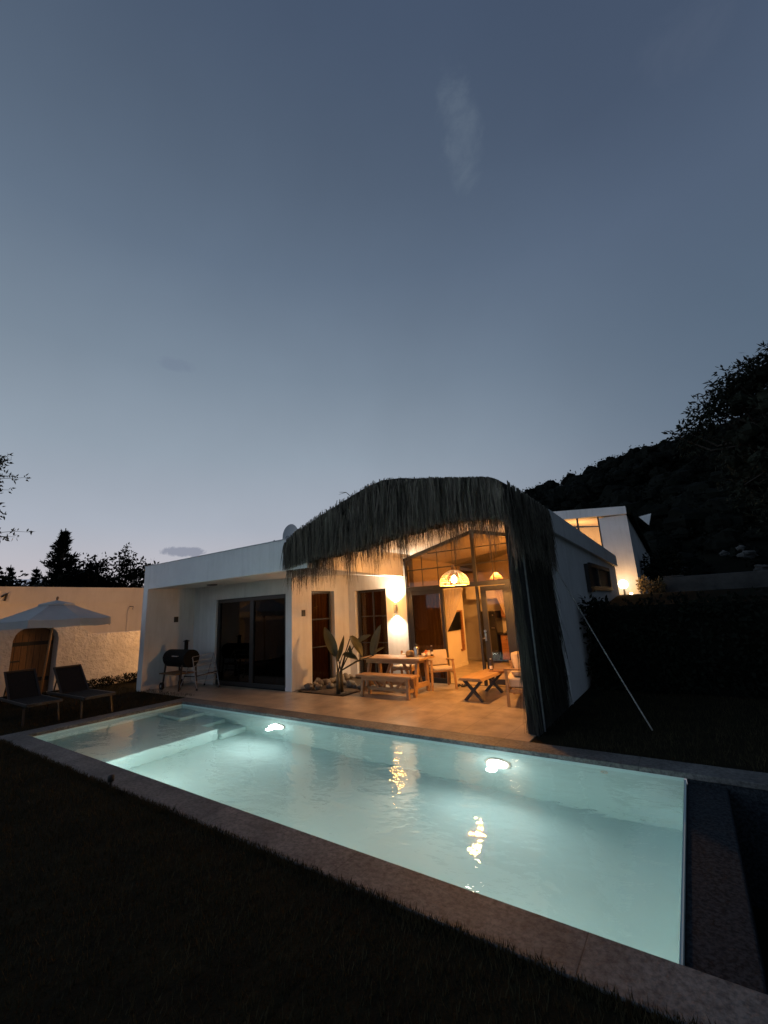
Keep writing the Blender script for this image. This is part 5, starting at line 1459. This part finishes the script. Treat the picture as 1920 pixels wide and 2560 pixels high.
# small clouds: noise gated by a soft window around a direction
def cloud(cur, d, right_v, up_v, rx, ry, col, amount, nscale, lo, hi, seed):
    d = Vector(d).normalized(); r_ = Vector(right_v).normalized(); u_ = Vector(up_v).normalized()
    def dot(v):
        q_ = N(nt, 'ShaderNodeVectorMath', operation='DOT_PRODUCT'); L(nt, nrm.outputs[0], q_.inputs[0]); q_.inputs[1].default_value = v; return q_
    def sq(v, off, sc_):
        q_ = dot(v); a_ = N(nt,'ShaderNodeMath',operation='SUBTRACT'); L(nt,q_.outputs['Value'],a_.inputs[0]); a_.inputs[1].default_value = off
        b_ = N(nt,'ShaderNodeMath',operation='DIVIDE'); L(nt,a_.outputs[0],b_.inputs[0]); b_.inputs[1].default_value = sc_
        c_ = N(nt,'ShaderNodeMath',operation='MULTIPLY'); L(nt,b_.outputs[0],c_.inputs[0]); L(nt,b_.outputs[0],c_.inputs[1]); return c_
    s1 = sq(r_, d.dot(r_), rx); s2 = sq(u_, d.dot(u_), ry)
    ad = N(nt,'ShaderNodeMath',operation='ADD'); L(nt,s1.outputs[0],ad.inputs[0]); L(nt,s2.outputs[0],ad.inputs[1])
    nz = N(nt,'ShaderNodeTexNoise',Scale=nscale,Detail=8,Roughness=.68); nz.inputs['Distortion'].default_value=.6; 
    mp_ = N(nt,'ShaderNodeMapping'); mp_.inputs['Location'].default_value=(seed,seed*.7,0); L(nt,nrm.outputs[0],mp_.inputs[0]); L(nt,mp_.outputs[0],nz.inputs['Vector'])
    m1 = N(nt,'ShaderNodeMath',operation='MULTIPLY_ADD'); L(nt,nz.outputs[0],m1.inputs[0]); m1.inputs[1].default_value=5.0; 
    m2 = N(nt,'ShaderNodeMath',operation='SUBTRACT'); L(nt,m1.outputs[0],m2.inputs[0]); L(nt,ad.outputs[0],m2.inputs[1])
    g_ = N(nt,'ShaderNodeMapRange',interpolation_type='SMOOTHSTEP'); L(nt,m2.outputs[0],g_.inputs[0]); g_.inputs[1].default_value=lo; g_.inputs[2].default_value=hi; g_.inputs[3].default_value=0; g_.inputs[4].default_value=amount
    fr_ = N(nt,'ShaderNodeVectorMath',operation='DOT_PRODUCT'); L(nt,nrm.outputs[0],fr_.inputs[0]); fr_.inputs[1].default_value=d
    gt_ = N(nt,'ShaderNodeMath',operation='GREATER_THAN'); L(nt,fr_.outputs['Value'],gt_.inputs[0]); gt_.inputs[1].default_value=.3
    f_ = N(nt,'ShaderNodeMath',operation='MULTIPLY'); L(nt,g_.outputs[0],f_.inputs[0]); L(nt,gt_.outputs[0],f_.inputs[1])
    x_ = N(nt,'ShaderNodeMix',data_type='RGBA'); L(nt,f_.outputs[0],x_.inputs[0]); L(nt,cur,x_.inputs[6]); x_.inputs[7].default_value=(*col,1)
    return x_.outputs[2]
cur = cloud(cur, (-.190,.563,.804), (.95,.30,0), (-.2,.72,-.65), .030, .075, s2l((112,126,140)), .38, 15, 1.3, 3.9, 3)
cur = cloud(cur, (-.861,.487,.141), (.49,.86,0), (0,0,1), .036, .010, s2l((124,130,149)), .75, 30, 1.5, 2.3, 8)
cur = cloud(cur, (-.766,.401,.503), (.45,.86,0), (.4,-.2,.86), .034, .014, s2l((108,120,142)), .35, 20, 1.6, 2.9, 5)
cur = cloud(cur, (.125,.623,.772), (.95,-.2,0), (0,-.7,.7), .06, .04, s2l((86,98,118)), .30, 13, 1.6, 4.0, 12)
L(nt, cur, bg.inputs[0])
sky = N(nt, 'ShaderNodeTexSky'); sky.sky_type = 'NISHITA'; sky.sun_disc = False
sky.sun_elevation = RAD(-2.0); sky.sun_rotation = RAD(-72)
bg2 = N(nt, 'ShaderNodeBackground', Strength=.03); L(nt, sky.outputs[0], bg2.inputs[0])
ad = N(nt, 'ShaderNodeAddShader'); L(nt, bg.outputs[0], ad.inputs[0]); L(nt, bg2.outputs[0], ad.inputs[1]); L(nt, ad.outputs[0], out.inputs[0])

cd = bpy.data.cameras.new('camera'); cam = bpy.data.objects.new('camera', cd); link(cam)
fpx, yaw, pitch, roll = 1057.79, .6056, .2259, -.0524
cd.sensor_fit = 'VERTICAL'; cd.sensor_height = 36; cd.sensor_width = 27
cd.lens = 36*fpx/2560; cd.clip_start = .05; cd.clip_end = 3000
f_ = Vector((-sin(yaw)*cos(pitch), cos(yaw)*cos(pitch), sin(pitch))); r_ = Vector((cos(yaw), sin(yaw), 0)); u_ = r_.cross(f_)
r2 = r_*cos(roll) + u_*sin(roll); u2 = -r_*sin(roll) + u_*cos(roll)
mw = Matrix((r2, u2, -f_)).transposed().to_4x4(); mw.translation = Vector((.3276,-2.5811,1.6))
cam.matrix_world = mw
sc.camera = cam

sc.view_settings.view_transform = 'Standard'; sc.view_settings.look = 'None'; sc.view_settings.exposure = 0; sc.view_settings.gamma = 1
cy = sc.cycles
cy.max_bounces = 9; cy.diffuse_bounces = 4; cy.glossy_bounces = 4; cy.transmission_bounces = 6; cy.transparent_max_bounces = 12
cy.caustics_reflective = False; cy.caustics_refractive = True; cy.sample_clamp_indirect = 6.0; cy.blur_glossy = .5
cy.use_denoising = True
try: cy.denoiser = 'OPENIMAGEDENOISE'
except Exception: pass
